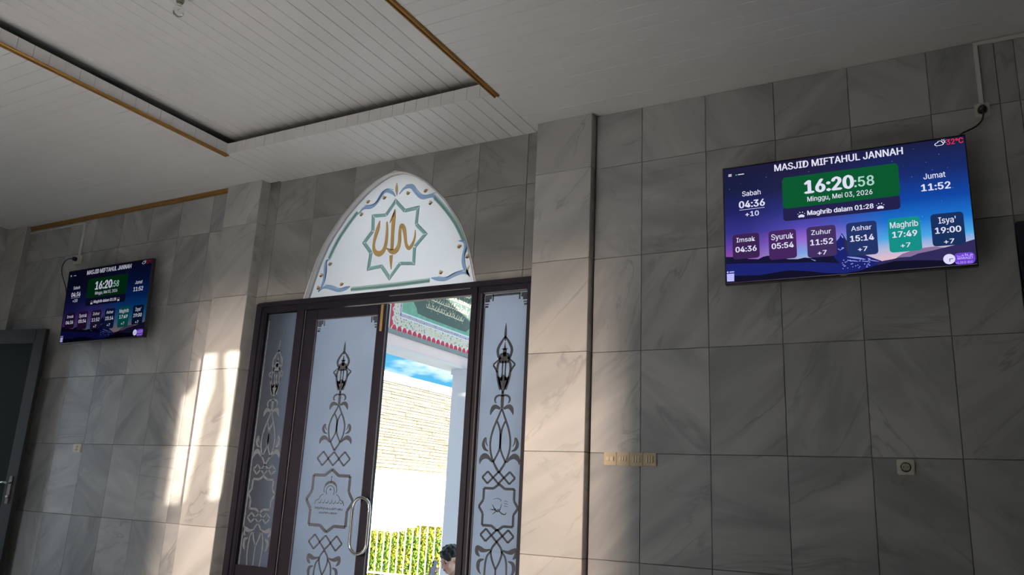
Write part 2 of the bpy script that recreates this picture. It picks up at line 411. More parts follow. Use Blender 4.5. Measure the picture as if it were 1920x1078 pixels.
# pillars (part of the wall): core + facing slabs
def pillar(x0, x1, yf, xl=True):
    p = box('pillar', x0 + TH, x1 - TH, yf + TH, DW + .1, 0, HC + .05, M_grout, wf)
    for j in range(6):
        tile(x0, x1, ZR[j], ZR[j + 1], yf, p, M_pillar)
        tile(yf + .002, DW + .03, ZR[j], ZR[j + 1], x1, p, M_pillar, side='X')
        o = tile(yf + .002, DW + .03, ZR[j], ZR[j + 1], x0 + TH, p, M_pillar, side='X'); o.scale = (-1, 1, 1); o.location.x = x0 + TH
    return p
pillar(-2.35, -1.945, -.06); pillar(-5.345, -4.945, -.05)
box('pillar', XL, -8.27, -.055, .1, 0, HC + .05, M_grout, wf)
for j in range(6): tile(XL, -8.27, ZR[j], ZR[j + 1], -.06, wf, M_pillar)
for p in wf.children:
    if p.name.startswith('pillar'): pass

# left wall
wl = mesh('wall_left', [], [], M_grout); tag(wl, kind='structure', label='left side wall clad in grey marble tiles')
bm = bmesh.new()
addbox(bm, XL - .2, XL, -.42, .22, 0, HC + .3); addbox(bm, XL - .2, XL, -1.55, -.42, 2.3, HC + .3); addbox(bm, XL - .2, XL, YB - .2, -1.55, 0, HC + .3)
bm.to_mesh(wl.data); bm.free()
yy = -.06; k = 0
while yy > -2.6:
    y0 = yy - .41
    for j in range(6):
        if -1.6 < y0 and yy < -.40 and ZR[j + 1] < 2.45: continue
        tile(y0, yy, ZR[j], ZR[j + 1], XL + TH, wl, None, side='X')
    yy = y0
# right wall with an unseen high opening, placed to let the low sun in
wr = mesh('wall_right', [], [], M_plaster); tag(wr, kind='structure', label='right side wall of the hall')
bm = bmesh.new()
def sunhit(x, z, y=-.05):
    s = (XR + .21 - x) / -SD.x
    return y - s * SD.y, z - s * SD.z
# outline of the two gaps in the curtain, from the sun patch on the pillar
patches = [[(-5.50, .76), (-5.49, 1.60), (-5.36, 1.72), (-5.345, 1.93), (-5.20, 1.93), (-5.19, 1.66), (-5.26, 1.42), (-5.29, 1.02), (-5.335, .80), (-5.36, .76)],
           [(-5.055, .80), (-5.05, 1.10), (-5.01, 1.35), (-5.01, 1.62), (-5.085, 1.91), (-5.075, 1.94), (-4.952, 1.94), (-4.95, .86), (-4.97, .80)]]
pw = [[sunhit(*p) for p in P] for P in patches]
ymin = min(p[0] for P in pw for p in P) - .15; ymax = max(p[0] for P in pw for p in P) + .15
zmin = min(p[1] for P in pw for p in P) - .12; zmax = max(p[1] for P in pw for p in P) + .10
addbox(bm, XR, XR + .2, YB - .2, ymin, 0, HC + .3); addbox(bm, XR, XR + .2, ymax, .22, 0, HC + .3)
addbox(bm, XR, XR + .2, ymin, ymax, 0, zmin); addbox(bm, XR, XR + .2, ymin, ymax, zmax, HC + .3)
bm.to_mesh(wr.data); bm.free()
# added board whose two gaps shape the sun patch, triangulated around the holes
bm = bmesh.new()
def loop(pts): 
    vs = [bm.verts.new((XR + .21, a, b)) for a, b in pts]
    return [bm.edges.new((vs[i], vs[(i + 1) % len(vs)])) for i in range(len(vs))]
ed = loop([(ymin - .05, zmin - .05), (ymax + .05, zmin - .05), (ymax + .05, zmax + .05), (ymin - .05, zmax + .05)])
for P in pw: ed += loop(P)
bmesh.ops.triangle_fill(bm, edges=ed, use_beauty=True)
# drop faces that fell inside a gap
def inside(pt, P):
    c = False; j = len(P) - 1
    for i in range(len(P)):
        if (P[i][1] > pt[1]) != (P[j][1] > pt[1]) and pt[0] < (P[j][0] - P[i][0]) * (pt[1] - P[i][1]) / (P[j][1] - P[i][1]) + P[i][0]: c = not c
        j = i
    return c
dead = [f for f in bm.faces if any(inside((f.calc_center_median().y, f.calc_center_median().z), P) for P in pw)]
bmesh.ops.delete(bm, geom=dead, context='FACES')
cu = bmobj('stripe_blind', bm, mat('blind_cloth', (.35, .30, .24), .9)); tag(cu, 'drawn brown blind over the high side window', 'blind')
# back wall with the open doorway
wb = mesh('wall_back', [], [], M_plaster); tag(wb, kind='structure', label='back wall of the hall with its open doorway')
bm = bmesh.new()
BD0, BD1, BDH = -4.51, -2.90, 2.35
addbox(bm, XL - .2, BD0, YB - .2, YB, 0, HC + .3); addbox(bm, BD1, XR + .2, YB - .2, YB, 0, HC + .3); addbox(bm, BD0, BD1, YB - .2, YB, BDH, HC + .3)
bm.to_mesh(wb.data); bm.free()

# ceiling ------------------------------------------------------------
TX0, TX1, TY0, TY1 = -4.82, -2.42, -6.6, -.55
ceil = mesh('ceiling', [], [], M_pvcdark); tag(ceil, kind='structure', label='white panelled ceiling with a raised tray above the door')
bm = bmesh.new()
addbox(bm, XL - .2, TX0 - .03, YB - .2, .22, HC + .012, HC + .05); addbox(bm, TX1 + .03, XR + .2, YB - .2, .22, HC + .012, HC + .05)
addbox(bm, TX0 - .03, TX1 + .03, TY1 + .03, .22, HC + .012, HC + .05); addbox(bm, TX0 - .03, TX1 + .03, YB - .2, TY0 - .03, HC + .012, HC + .05)
addbox(bm, TX0 - .5, TX1 + .5, TY0 - .5, TY1 + .45, H2 + .012, H2 + .06)
# cove sides, coloured dark to deepen the shade behind the lip
addbox(bm, TX0 - .5, TX0 - .46, TY0 - .5, TY1 + .45, HC + .05, H2 + .012); addbox(bm, TX1 + .46, TX1 + .5, TY0 - .5, TY1 + .45, HC + .05, H2 + .012)
addbox(bm, TX0 - .46, TX1 + .46, TY1 + .41, TY1 + .45, HC + .05, H2 + .012)
bm.to_mesh(ceil.data); bm.free()
_pc = {}
def plank(cx, cy, w, l, z, along, parent=ceil):
    key = (round(w, 4), round(l, 3), along)
    if key not in _pc:
        a, b, c = w / 2 - .0012, l / 2 - .0005, .004
        v = [(-a, -b, .010), (a, -b, .010), (a, b, .010), (-a, b, .010), (-a, -b, c), (a, -b, c), (a, b, c), (-a, b, c), (-a + c * .6, -b, 0), (a - c * .6, -b, 0), (a - c * .6, b, 0), (-a + c * .6, b, 0)]
        f = [(0, 4, 5, 1), (1, 5, 6, 2), (2, 6, 7, 3), (3, 7, 4, 0), (4, 8, 9, 5), (5, 9, 10, 6), (6, 10, 11, 7), (7, 11, 8, 4), (8, 11, 10, 9)]
        if along == 'X': v = [(y, x, z_) for x, y, z_ in v]; f = [q[::-1] for q in f]
        me = bpy.data.meshes.new('ceiling_panel'); me.from_pydata(v, [], f); me.update(); me.materials.append(M_pvc); _pc[key] = me
    o = bpy.data.objects.new('ceiling_panel', _pc[key]); o.location = (cx, cy, z); link(o, parent); return o
PW = .1026
# left field: runs along x
y = -.02 - .0
ys = [-.443 + PW * k for k in (4, 3, 2, 1, 0)]
def field(x0, x1, first_blank):
    # blank edge boards beside the wall, then boards of even width
    e = -.443
    w = (-e) / 2 + .02
    plank((x0 + x1) / 2, e + w / 2, w, x1 - x0, HC, 'X'); plank((x0 + x1) / 2, e + w * 1.5, w, x1 - x0, HC, 'X')
    for k in range(27): plank((x0 + x1) / 2, e - PW * (k + .5), PW, x1 - x0, HC, 'X')
    yy = e - PW * 27
    plank((x0 + x1) / 2, (yy + YB) / 2, yy - YB, x1 - x0, HC, 'X')
field(XL, TX0 - .012, 0); field(TX1 + .012, XR, 0)
# front field: runs along y between the tray and the wall
n = 24; w = (TX1 - TX0 + .02) / n
for k in range(n): plank(TX0 - .01 + w * (k + .5), (TY1 + .055) / 2, w, .055 - TY1, HC, 'Y')
plank((TX0 + TX1) / 2, (TY0 + YB) / 2, TX1 - TX0, TY0 - YB, HC, 'Y')
# upper field
for k in range(26):
    plank(TX0 - .135 + PW * (k + .5), (TY0 + TY1) / 2, PW, TY1 - TY0 + .8, H2, 'Y')
# lip of the tray: little upright boards
def lip(x0, x1, y0, y1, n, along):
    for k in range(n):
        if along == 'X':
            a = x0 + (x1 - x0) * k / n; b = x0 + (x1 - x0) * (k + 1) / n
            o = box('lip_board', a + .0012, b - .0012, y0, y1, HC - .002, 3.492, M_pvc, ceil)
        else:
            a = y0 + (y1 - y0) * k / n; b = y0 + (y1 - y0) * (k + 1) / n
            o = box('lip_board', x0, x1, a + .0012, b - .0012, HC - .002, 3.492, M_pvc, ceil)
lip(TX0, TX1, TY1 - .002, TY1 + .01, 24, 'X')
lip(TX0 - .01, TX0 + .002, TY1 - PW * 22, TY1, 22, 'Y')
box('lip_board', TX0 - .01, TX0 + .002, TY0, TY1 - PW * 22, HC - .002, 3.492, M_pvc, ceil)
box('lip_board', TX1 - .002, TX1 + .01, TY0, TY1, HC - .002, 3.492, M_pvc, ceil)
box('lip_board', TX0, TX1, TY0 - .01, TY0, HC - .002, 3.492, M_pvc, ceil)
# gold mouldings
def moulding(name, p0, p1, prof, material, label):
    p0, p1 = Vector(p0), Vector(p1); d = (p1 - p0).normalized(); side = d.cross(Vector((0, 0, 1))).normalized()
    vs = []; n = len(prof)
    for p in (p0, p1): vs += [p + side * a + Vector((0, 0, b)) for a, b in prof]
    fs = [(i, (i + 1) % n, n + (i + 1) % n, n + i) for i in range(n)] + [tuple(range(n))[::-1], tuple(range(n, 2 * n))]
    o = mesh(name, vs, fs, material); tag(o, kind='structure', label=label); 
    bm = bmesh.new(); bm.from_mesh(o.data); bmesh.ops.recalc_face_normals(bm, faces=bm.faces); bm.to_mesh(o.data); bm.free()
    return o
gp = [(-.022, 0), (-.022, -.006), (-.015, -.012), (-.008, -.013), (-.004, -.007), (.004, -.007), (.008, -.015), (.016, -.014), (.022, -.006), (.022, 0)]
moulding('trim_1', (TX0 - .008, TY1 + .015, HC), (TX0 - .008, TY0, HC), gp, M_gold, 'gold moulding along the left edge of the ceiling tray')
moulding('trim_2', (TX1 + .008, TY1 + .03, HC), (TX1 + .008, TY0, HC), gp, M_gold, 'gold moulding along the right edge of the ceiling tray')
wp = [(0, 0), (0, -.04), (.006, -.04), (.010, -.030), (.008, -.024), (.016, -.018), (.018, -.008), (.024, -.004), (.024, 0)]
moulding('trim_3', (-5.35, 0.0, HC), (XL + .33, 0.0, HC), [(-a, b) for a, b in wp], M_gold, 'gold moulding between the ceiling and the left stretch of wall')
# roof that keeps the sky out
rf = box('roof', XL - .4, XR + .3, YB - .4, .40, 3.75, 4.8, M_plaster); tag(rf, kind='structure')

# ================================================================== ARCH PANEL
AP = DW + .05
arch = empty('arch_panel', (ACX, AP, 2.345), 'white pointed-arch panel painted with gold calligraphy inside a teal star above the door', 'panel')
def parts_at(o): o.matrix_parent_inverse = arch.matrix_world.inverted(); return o
AINV = Matrix.Translation(Vector((ACX, AP, 2.345))).inverted()
def under(o, inv): o.matrix_parent_inverse = inv; return o
zz = [2.347, 2.41, 2.486, 2.55, 2.60, 2.67, 2.73, 2.78, 2.852, 2.93, 3.005, 3.06, 3.10, 3.14, 3.165, 3.20, 3.225, 3.25, 3.268, 3.282, 3.291]
def outline(inset=0):
    Lp = [(ACX - max(0, arch_half(z) - inset), z) for z in zz] + [(ACX, 3.298 - inset)]
    return Lp + [(2 * ACX - x, z) for x, z in Lp[:-1][::-1]]
O = outline()
fl = Flat(wallplace(AP + .02)); fl.poly(outline(.001), .02); under(fl.build('board', M_panel, arch), AINV)
n = len(O)
def sweep(name, y0, y1, material, o0=0, o1=0):
    A, B = outline(o0 + .003), outline(o1 + .003)
    v = [(x, y0, z) for x, z in A] + [(x, y1, z) for x, z in B]
    f = [(i, i + 1, n + i + 1, n + i) for i in range(n - 1)]
    o = mesh(name, v, f, material, arch); under(o, AINV); return o
sweep('reveal', DW - .004, DW + .034, M_revealm, -.0, .0)
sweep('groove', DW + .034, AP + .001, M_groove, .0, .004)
# thin plaster bead round the mouth of the arch
A, B = outline(-.012), outline(0.0)
v = [(x, DW - .004, z) for x, z in A] + [(x, DW - .004, z) for x, z in B] + [(x, DW + .003, z) for x, z in A]
f = [(i, i + 1, n + i + 1, n + i) for i in range(n - 1)] + [(i, i + 1, 2 * n + i + 1, 2 * n + i) for i in range(n - 1)]
under(mesh('plaster_bead', v, f, M_white, arch), AINV)
KA = (AP + 4.5) / 4.62
P = lambda a, b, h: (a * KA, AP - h, .922 + (b - .922) * KA)
star = [(-3.652, 3.106), (-3.553, 3.008), (-3.423, 3.017), (-3.428, 2.879), (-3.330, 2.785), (-3.425, 2.689), (-3.423, 2.553), (-3.553, 2.566), (-3.646, 2.455), (-3.737, 2.562), (-3.869, 2.551), (-3.857, 2.686), (-3.940, 2.781), (-3.860, 2.873), (-3.870, 3.005), (-3.739, 2.995)]
scx, scz = -3.640, 2.781
fl = Flat(P, .004); fl2 = Flat(P, .005)
for i in range(16):
    a, b = star[i], star[(i + 1) % 16]
    s = .955
    ai = (scx + (a[0] - scx) * .885, scz + (a[1] - scz) * .885); bi = (scx + (b[0] - scx) * .885, scz + (b[1] - scz) * .885)
    g = .04
    l = lambda p, q, t: (p[0] + (q[0] - p[0]) * t, p[1] + (q[1] - p[1]) * t)
    fl = Flat(P, .004); fl.poly([l(a, b, g), l(a, b, 1 - g), l(bi, ai, g), l(bi, ai, 1 - g)]); under(fl.build('star_border', M_teal, arch), AINV)
    fl2.rib([l(a, b, 0), l(a, b, 1)], .004, 0)
under(fl2.build('star_edge', M_tealL, arch), AINV)
fl = Flat(P, .006)
fl.rib([(-3.787, 2.943), (-3.800, 2.880), (-3.819, 2.813), (-3.828, 2.753), (-3.816, 2.699), (-3.767, 2.668), (-3.724, 2.692), (-3.708, 2.747), (-3.706, 2.830), (-3.717, 2.927)], [.006, .036, .026, .020, .030, .048, .034, .026, .024, .010])
fl.rib([(-3.650, 3.020), (-3.654, 2.953), (-3.656, 2.862), (-3.646, 2.690)], [.006, .034, .030, .026])
fl.rib([(-3.652, 3.005), (-3.667, 2.962), (-3.690, 2.915)], [.006, .018, .004])
fl.rib([(-3.649, 2.650), (-3.645, 2.598), (-3.637, 2.539)], [.028, .022, .003])
fl.rib([(-3.702, 2.716), (-3.647, 2.675), (-3.603, 2.678), (-3.577, 2.740), (-3.588, 2.831), (-3.580, 2.893), (-3.552, 2.864), (-3.532, 2.794), (-3.521, 2.726), (-3.490, 2.680), (-3.459, 2.712), (-3.439, 2.769), (-3.442, 2.828)], [.006, .040, .042, .028, .024, .022, .034, .026, .022, .030, .024, .014, .003])
under(fl.build('calligraphy', M_goldp, arch), AINV)
fl = Flat(P, .004)
for pts in ([(-4.011, 3.029), (-3.965, 3.079), (-3.890, 3.068), (-3.835, 3.098), (-3.805, 3.155), (-3.765, 3.193), (-3.698, 3.171), (-3.658, 3.128)],
            [(-3.624, 3.141), (-3.580, 3.190), (-3.510, 3.192), (-3.470, 3.131), (-3.410, 3.080), (-3.356, 3.078), (-3.296, 3.088), (-3.285, 3.039)],
            [(-3.049, 2.697), (-2.996, 2.687), (-2.980, 2.638), (-3.005, 2.574), (-2.991, 2.495), (-2.935, 2.422)],
            [(-2.940, 2.430), (-2.994, 2.457), (-3.068, 2.447), (-3.142, 2.410), (-3.220, 2.428), (-3.266, 2.438)],
            [(-4.254, 2.686), (-4.302, 2.666), (-4.289, 2.573), (-4.296, 2.488), (-4.340, 2.420)],
            [(-4.340, 2.424), (-4.291, 2.458), (-4.214, 2.445), (-4.134, 2.408), (-4.062, 2.426), (-4.020, 2.440)]):
    fl = Flat(P, .004); m_ = len(pts); fl.rib(pts, [.006] + [.020 + .012 * (i % 2) for i in range(m_ - 2)] + [.005])
    fl.rib([(a + .012, b + .016) for a, b in pts[1:-1]], [.004] + [.007] * (m_ - 4) + [.003])
    under(fl.build('blue_vine', M_blue, arch), AINV)
fl = Flat(P, .003); fl3 = Flat(P, .0045)
for pts in ([(-4.021, 3.049), (-4.139, 2.915), (-4.216, 2.799), (-4.263, 2.693)], [(-3.288, 3.069), (-3.158, 2.933), (-3.071, 2.818), (-3.005, 2.697)], [(-4.009, 2.416), (-3.772, 2.414), (-3.523, 2.416), (-3.278, 2.422)]):
    fl = Flat(P, .003); fl3 = Flat(P, .0045); fl.rib(pts, .034); fl3.rib([(a, b - .004) for a, b in pts], .016)
    under(fl.build('teal_band', M_tealL, arch), AINV); under(fl3.build('teal_line', M_teal, arch), AINV)
fl = Flat(P, .004)
for i, (a, b) in enumerate([(-3.925, 3.123), (-3.980, 3.025), (-3.766, 3.135), (-3.377, 3.135), (-3.324, 3.029), (-3.540, 3.139), (-3.040, 2.656), (-2.965, 2.572), (-3.185, 2.475), (-4.248, 2.643), (-4.329, 2.558), (-4.345, 2.456), (-4.109, 2.466)]):
    fl = Flat(P, .004); fl.dot(a, b, .017, .012, 10, .5 + i); fl.rib([(a - .018, b - .006), (a, b - .016), (a + .020, b + .004)], [.003, .012, .003]); under(fl.build('gold_flower', M_goldd, arch), AINV)
fl = Flat(P, .004); fl.rib([(-2.945, 2.50), (-2.965, 2.46), (-2.935, 2.415)], [.004, .022, .003]); under(fl.build('gold_leaf', M_goldd, arch), AINV)
fl = Flat(P, .004)
fl.rib([(-3.655, 3.238), (-3.654, 3.185), (-3.644, 3.132)], [.004, .030, .003])
under(fl.build('gold_leaf', M_goldd, arch), AINV)

# ================================================================== DOOR 1 (double door between the pillars)
d1 = empty('door_1', (-3.62, DW, 0), 'dark framed double door with frosted glass, its right leaf open', kind='structure')
DI = Matrix.Translation(Vector((-3.62, DW, 0))).inverted()
def dp(o): return under(o, DI)
F0, F1 = DW - .025, DW + .025
for nm, a in (('door_frame', (-4.885, -4.775, F0, F1, 0, 2.347)), ('door_frame', (-4.775, -2.42, F0, F1, 2.257, 2.347)), ('door_frame', (-2.42, -2.352, F0, F1, 0, 2.347)),
              ('mullion', (-4.452, -4.358, F0, F1, 0, 2.257)), ('mullion', (-2.852, -2.762, F0, F1, 0, 2.257))):
    dp(box(nm, *a, M_frame, d1, bev=.003))
# raised steps of the profile
dp(boxes('frame_step', [(-4.885, -4.825, F0 - .012, F0 + .002, 0, 2.335), (-4.80, -4.788, F0 - .006, F0 + .002, 0, 2.26), (-4.40, -4.362, F0 - .012, F0 + .002, 0, 2.257), (-4.825, -2.352, F0 - .012, F0 + .002, 2.305, 2.345),
                        (-2.845, -2.800, F0 - .012, F0 + .002, 0, 2.305)], M_frame, d1, bev=.002))
dp(boxes('frame_bead', [(-4.360, -4.355, F0 - .002, F0 + .01, 0, 2.25), (-3.552, -2.856, F0 - .014, F0 - .004, 2.296, 2.303), (-2.772, -2.768, F0 - .003, F0 + .01, 0, 2.257), (-2.42 - .33, -2.42, F0 - .004, F0 + .01, 2.254, 2.262), (-2.764, -2.758, DW - .004, DW + .004, 0, 2.25)], M_bead, d1))
# ---- etched pattern
def motif(fl, cx, zt, k, star_c, star_r, zs, low=True):
    """clear ornament down the middle of a pane. cx centre, zt z shift of upper part, k width factor"""
    def X(s): return [(cx + a * k, b + zt) for a, b in s]
    def both(pts, w, sm=2):
        fl.rib(X(pts), w, sm); fl.rib(X([(-a, b) for a, b in pts]), w, sm)
    # spear and bulb
    fl.rib(X([(0, 2.046), (0, 2.00), (0, 1.955), (0, 1.925)]), [.002, .016, .020, .010], 2)
    both([(0, 1.955), (-.030, 1.915), (-.056, 1.868), (-.048, 1.825), (-.030, 1.80)], [.010, .018, .020, .018, .020])
    fl.rib(X([(0, 1.92), (0, 1.88), (0, 1.86), (0, 1.82)]), [.002, .014, .032, .020], 1)
    fl.rib(X([(-.022, 1.872), (0, 1.866), (.022, 1.872)]), [.003, .014, .003], 1)
    fl.poly(X([(-.034, 1.838), (0, 1.850), (.034, 1.838), (.042, 1.80), (.030, 1.775), (-.030, 1.775), (-.042, 1.80)]))
    both([(-.035, 1.805), (-.060, 1.785), (-.084, 1.765), (-.066, 1.745), (-.050, 1.715)], [.010, .010, .014, .014, .012], 1)
    both([(-.034, 1.795), (-.050, 1.760), (-.048, 1.70), (-.036, 1.66), (-.018, 1.60)], [.018, .018, .016, .024, .020], 1)
    both([(-.010, 1.79), (-.012, 1.75), (-.010, 1.70), (-.018, 1.66)], [.014, .010, .010, .020], 1)
    fl.poly(X([(-.045, 1.69), (-.020, 1.680), (0, 1.70), (.020, 1.680), (.045, 1.69), (.034, 1.64), (0, 1.572), (-.034, 1.64)]))
    # curls and stem
    fl.rib(X([(0, 1.59), (0, 1.54), (0, 1.48)]), [.018, .024, .020], 1)
    both([(0, 1.560), (-.030, 1.565), (-.054, 1.550), (-.056, 1.525), (-.045, 1.512)], [.010, .014, .014, .012, .006])
    both([(-.012, 1.475), (-.040, 1.490), (-.062, 1.488), (-.078, 1.462), (-.084, 1.436)], [.014, .026, .034, .022, .004])
    # long lattice
    both([(0, 1.478), (-.034, 1.40), (-.058, 1.345), (-.076, 1.270), (-.070, 1.20), (-.048, 1.140), (0, 1.071 - .0)], [.012, .014, .014, .013, .013, .014, .016])
    both([(.030, 1.395), (.008, 1.350), (0, 1.30), (0, 1.23), (-.012, 1.195), (-.046, 1.135)], [.012, .013, .014, .014, .012, .013])
    both([(-.084, 1.205), (-.112, 1.215), (-.128, 1.245), (-.118, 1.285), (-.104, 1.292), (-.108, 1.26), (-.092, 1.235)], [.004, .020, .024, .014, .004, .010, .003])
    both([(-.052, 1.135), (-.080, 1.165), (-.112, 1.178), (-.140, 1.155), (-.146, 1.122)], [.010, .022, .040, .026, .004])
def lattice(fl, cx, zc, dw, hw):
    # three diamonds in a row; dw = half spacing, hw = diamond half size
    for s in (-1, 0, 1):
        c = cx + s * dw * 2
        d = hw if s else hw * .98
        q = [(c - d, zc), (c, zc + d * .95), (c + d, zc), (c, zc - d * .95)]
        for i in range(4): fl.rib([q[i], q[(i + 1) % 4]], .013, 0)
def star8(fl, cx, zc, r, w=.016):
    # eight-pointed star: square plus turned square outline
    base = [(0, 1), (.34, .80 * .86), (.80, .80), (.80, .33), (1, 0)]
    q = [(0, 1), (.29, .80), (.78, .80), (.78, .30), (1.0, 0), (.78, -.30), (.78, -.80), (.29, -.80), (0, -1), (-.29, -.80), (-.78, -.80), (-.78, -.30), (-1.0, 0), (-.78, .30), (-.78, .80), (-.29, .80)]
    q = [(cx + a * r, zc + b * r) for a, b in q]
    for i in range(16): fl.rib([q[i], q[(i + 1) % 16]], w, 0)
def lowpart(fl, cx, zb, k):
    # mirrored start of the ornament below the star
    def both(pts, w):
        for s in (-1, 1): fl.rib([(cx + s * a * k, zb + b) for a, b in pts], w, 2)
    both([(0, 0), (.044, -.050), (.030, -.110), (0, -.165)], [.014, .013, .013, .012])
    both([(.044, -.050), (.085, -.060), (.115, -.052), (.146, -.030), (.142, -.075), (.118, -.095)], [.010, .020, .036, .010, .030, .006])
    both([(.035, -.055), (.070, -.090), (.078, -.16), (.076, -.26), (.050, -.36), (0, -.43)], [.010, .013, .013, .013, .013, .014])
    both([(.086, -.11), (.125, -.12), (.128, -.17), (.104, -.20)], [.006, .026, .022, .004])
    fl.rib([(cx, zb - .165), (cx, zb - .30)], .012, 0)
def pane_part(name, x0, x1, z0, z1, parent, inv):
    o = box(name, x0, x1, DW - .003, DW + .003, z0, z1, M_frost, parent); under(o, inv); return o
GP = wallplace(DW - .0032)
def corner(fl, x, z, s):
    # stepped clear corner ornament, s = direction from the corner inward (+1 right, -1 left)
    for a0, a1, b0, b1 in ((.0, .050, .0, .030), (.0, .036, .030, .050), (.0, .030, .060, .068), (0, .026, .074, .088), (.056, .066, .0, .045)):
        fl.poly([(x + s * a0, z - b0), (x + s * a1, z - b0), (x + s * a1, z - b1), (x + s * a0, z - b1)])
# right side light
pr = empty('side_light'); pr.parent = d1; pr.matrix_parent_inverse = DI
pane_part('glass_pane', -2.757, -2.42, .35, 2.255, pr, Matrix())
dp_ = box('door_frame', -2.765, -2.42, F0 + .01, F1, 0, .35, M_frame, pr)
fl = Flat(GP, .0015); cR = -2.580
motif(fl, cR, 0, 1.0, None, None, None)
lattice(fl, cR, 1.040, .040, .040); star8(fl, cR + .008, .859, .142); lattice(fl, cR + .008, .688, .040, .040); lowpart(fl, cR + .010, .652, 1)
corner(fl, -2.752, 2.248, 1); corner(fl, -2.425, 2.248, -1)
for a, b in (((-2.70, 2.243), (-2.48, 2.243)),): fl.rib([a, b], .016, 0)
fl.rib([(-2.4255, 2.17), (-2.4255, .35)], .007, 0); fl.rib([(-2.752, 2.16), (-2.752, .35)], .006, 0)
# lettering in the star: a calligraphic name
for pts, w in (([(-2.630, .845), (-2.605, .842), (-2.585, .850), (-2.60, .835)], [.003, .008, .006, .003]), ([(-2.615, .875), (-2.600, .850), (-2.578, .830), (-2.560, .838), (-2.548, .880)], [.003, .007, .008, .006, .003]), ([(-2.572, .845), (-2.548, .822), (-2.520, .815), (-2.512, .830)], [.004, .008, .007, .003]),
               ([(-2.61, .815), (-2.585, .835), (-2.565, .85)], [.003, .007, .003]), ([(-2.61, .905), (-2.585, .915), (-2.55, .905), (-2.56, .893)], [.002, .003, .004, .002]), ([(-2.53, .90), (-2.505, .895)], .003), ([(-2.53, .885), (-2.502, .880)], .003), ([(-2.53, .87), (-2.505, .865)], .003)):
    fl.rib(pts, w)
o = fl.build('etched_ornament', M_etch, pr)
# left side light
pl = empty('side_light'); pl.parent = d1; pl.matrix_parent_inverse = DI
pane_part('glass_pane', -4.77, -4.455, .35, 2.25, pl, Matrix()); box('door_frame', -4.775, -4.45, F0 + .01, F1, 0, .35, M_frame, pl)
fl = Flat(GP, .0015); cL = -4.612
motif(fl, cL, 0, .92, None, None, None); lattice(fl, cL, 1.040, .038, .038); star8(fl, cL, .859, .135); lattice(fl, cL, .688, .038, .038); lowpart(fl, cL, .652, .95)
fl.rib([(-4.755, 2.20), (-4.755, .35)], .012, 0)
M_etch2 = mat('clear_glass_shade_dim', (.10, .115, .14), .25, spec=.6)  # lighter opaque tone for the dark view through this pane
fl.build('etched_ornament', M_etch2, pl)
# left leaf (closed)
lf = empty('door_leaf'); lf.parent = d1; lf.matrix_parent_inverse = DI
Y0, Y1 = DW - .018, DW + .014
for nm, a in (('stile', (-4.352, -4.242, Y0, Y1, .01, 2.25)), ('stile', (-3.652, -3.572, Y0, Y1, .01, 2.25)), ('rail', (-4.242, -3.652, Y0, Y1, 2.173, 2.25)), ('rail', (-4.242, -3.652, Y0, Y1, .01, .22))):
    box(nm, *a, M_frame, lf, bev=.003)
boxes('glass_bead', [(-4.243, -4.238, Y0 - .002, Y0 + .01, .22, 2.173), (-3.656, -3.652, Y0 - .002, Y0 + .01, .22, 2.173), (-4.24, -3.654, Y0 + .002, Y0 + .01, 2.168, 2.173), (-3.576, -3.571, Y0 - .003, Y0 + .002, .01, 2.25)], M_bead, lf)
pane_part('glass_pane', -4.242, -3.652, .22, 2.173, lf, Matrix())
fl = Flat(GP, .0015); cc = -3.950
# upper flower a little lower here than on the side light
tmp = Flat(GP, .0015); motif(tmp, cc, 0, 1.0, None, None, None)
def remap(z):
    K = [(2.3, 2.20), (2.042, 1.987), (1.573, 1.604), (1.44, 1.485), (1.265, 1.362), (1.122, 1.237), (1.071, 1.190), (0, .12)]
    for (a, b), (c, d) in zip(K, K[1:]):
        if z >= c: return d + (b - d) * (z - c) / (a - c)
    return z
tmp.v = [(x, y_, remap(z)) for x, y_, z in tmp.v]
fl.v, fl.f = tmp.v, tmp.f
lattice(fl, cc, 1.133, .050, .052); star8(fl, cc, .842, .216, .022); lattice(fl, cc, .557, .050, .052); lowpart(fl, cc, .505, 1)
# little dome emblem and two lines of lettering inside the star
def arc(cx, cz, rx, rz, a0, a1, n=10): return [(cx + rx * math.cos(a0 + (a1 - a0) * i / n), cz + rz * math.sin(a0 + (a1 - a0) * i / n)) for i in range(n + 1)]
fl.rib([(cc, 1.005), (cc, .985), (cc, .965)], [.002, .005, .010], 0); fl.dot(cc + .002, 1.005, .006)
fl.rib(arc(cc, .915, .060, .055, -.4, PI + .4), [.006] * 3 + [.018] * 5 + [.006] * 3, 1)
fl.rib(arc(cc, .905, .038, .040, -.6, PI + .6), .005, 1); fl.dot(cc, .918, .008)
fl.rib([(cc - .135, .812), (cc - .125, .840), (cc - .095, .848), (cc - .085, .872), (cc - .060, .885)], .005, 1); fl.rib([(cc + .135, .812), (cc + .125, .840), (cc + .095, .848), (cc + .085, .872), (cc + .060, .885)], .005, 1)
rr = random.Random(3)
for xx in [cc - .10 + .033 * i for i in range(7)]:
    fl.rib([(xx, .828), (xx + .012, .818 + rr.random() * .008), (xx + .024, .830), (xx + .026, .845 + rr.random() * .008)], [.003, .006, .005, .002], 1)
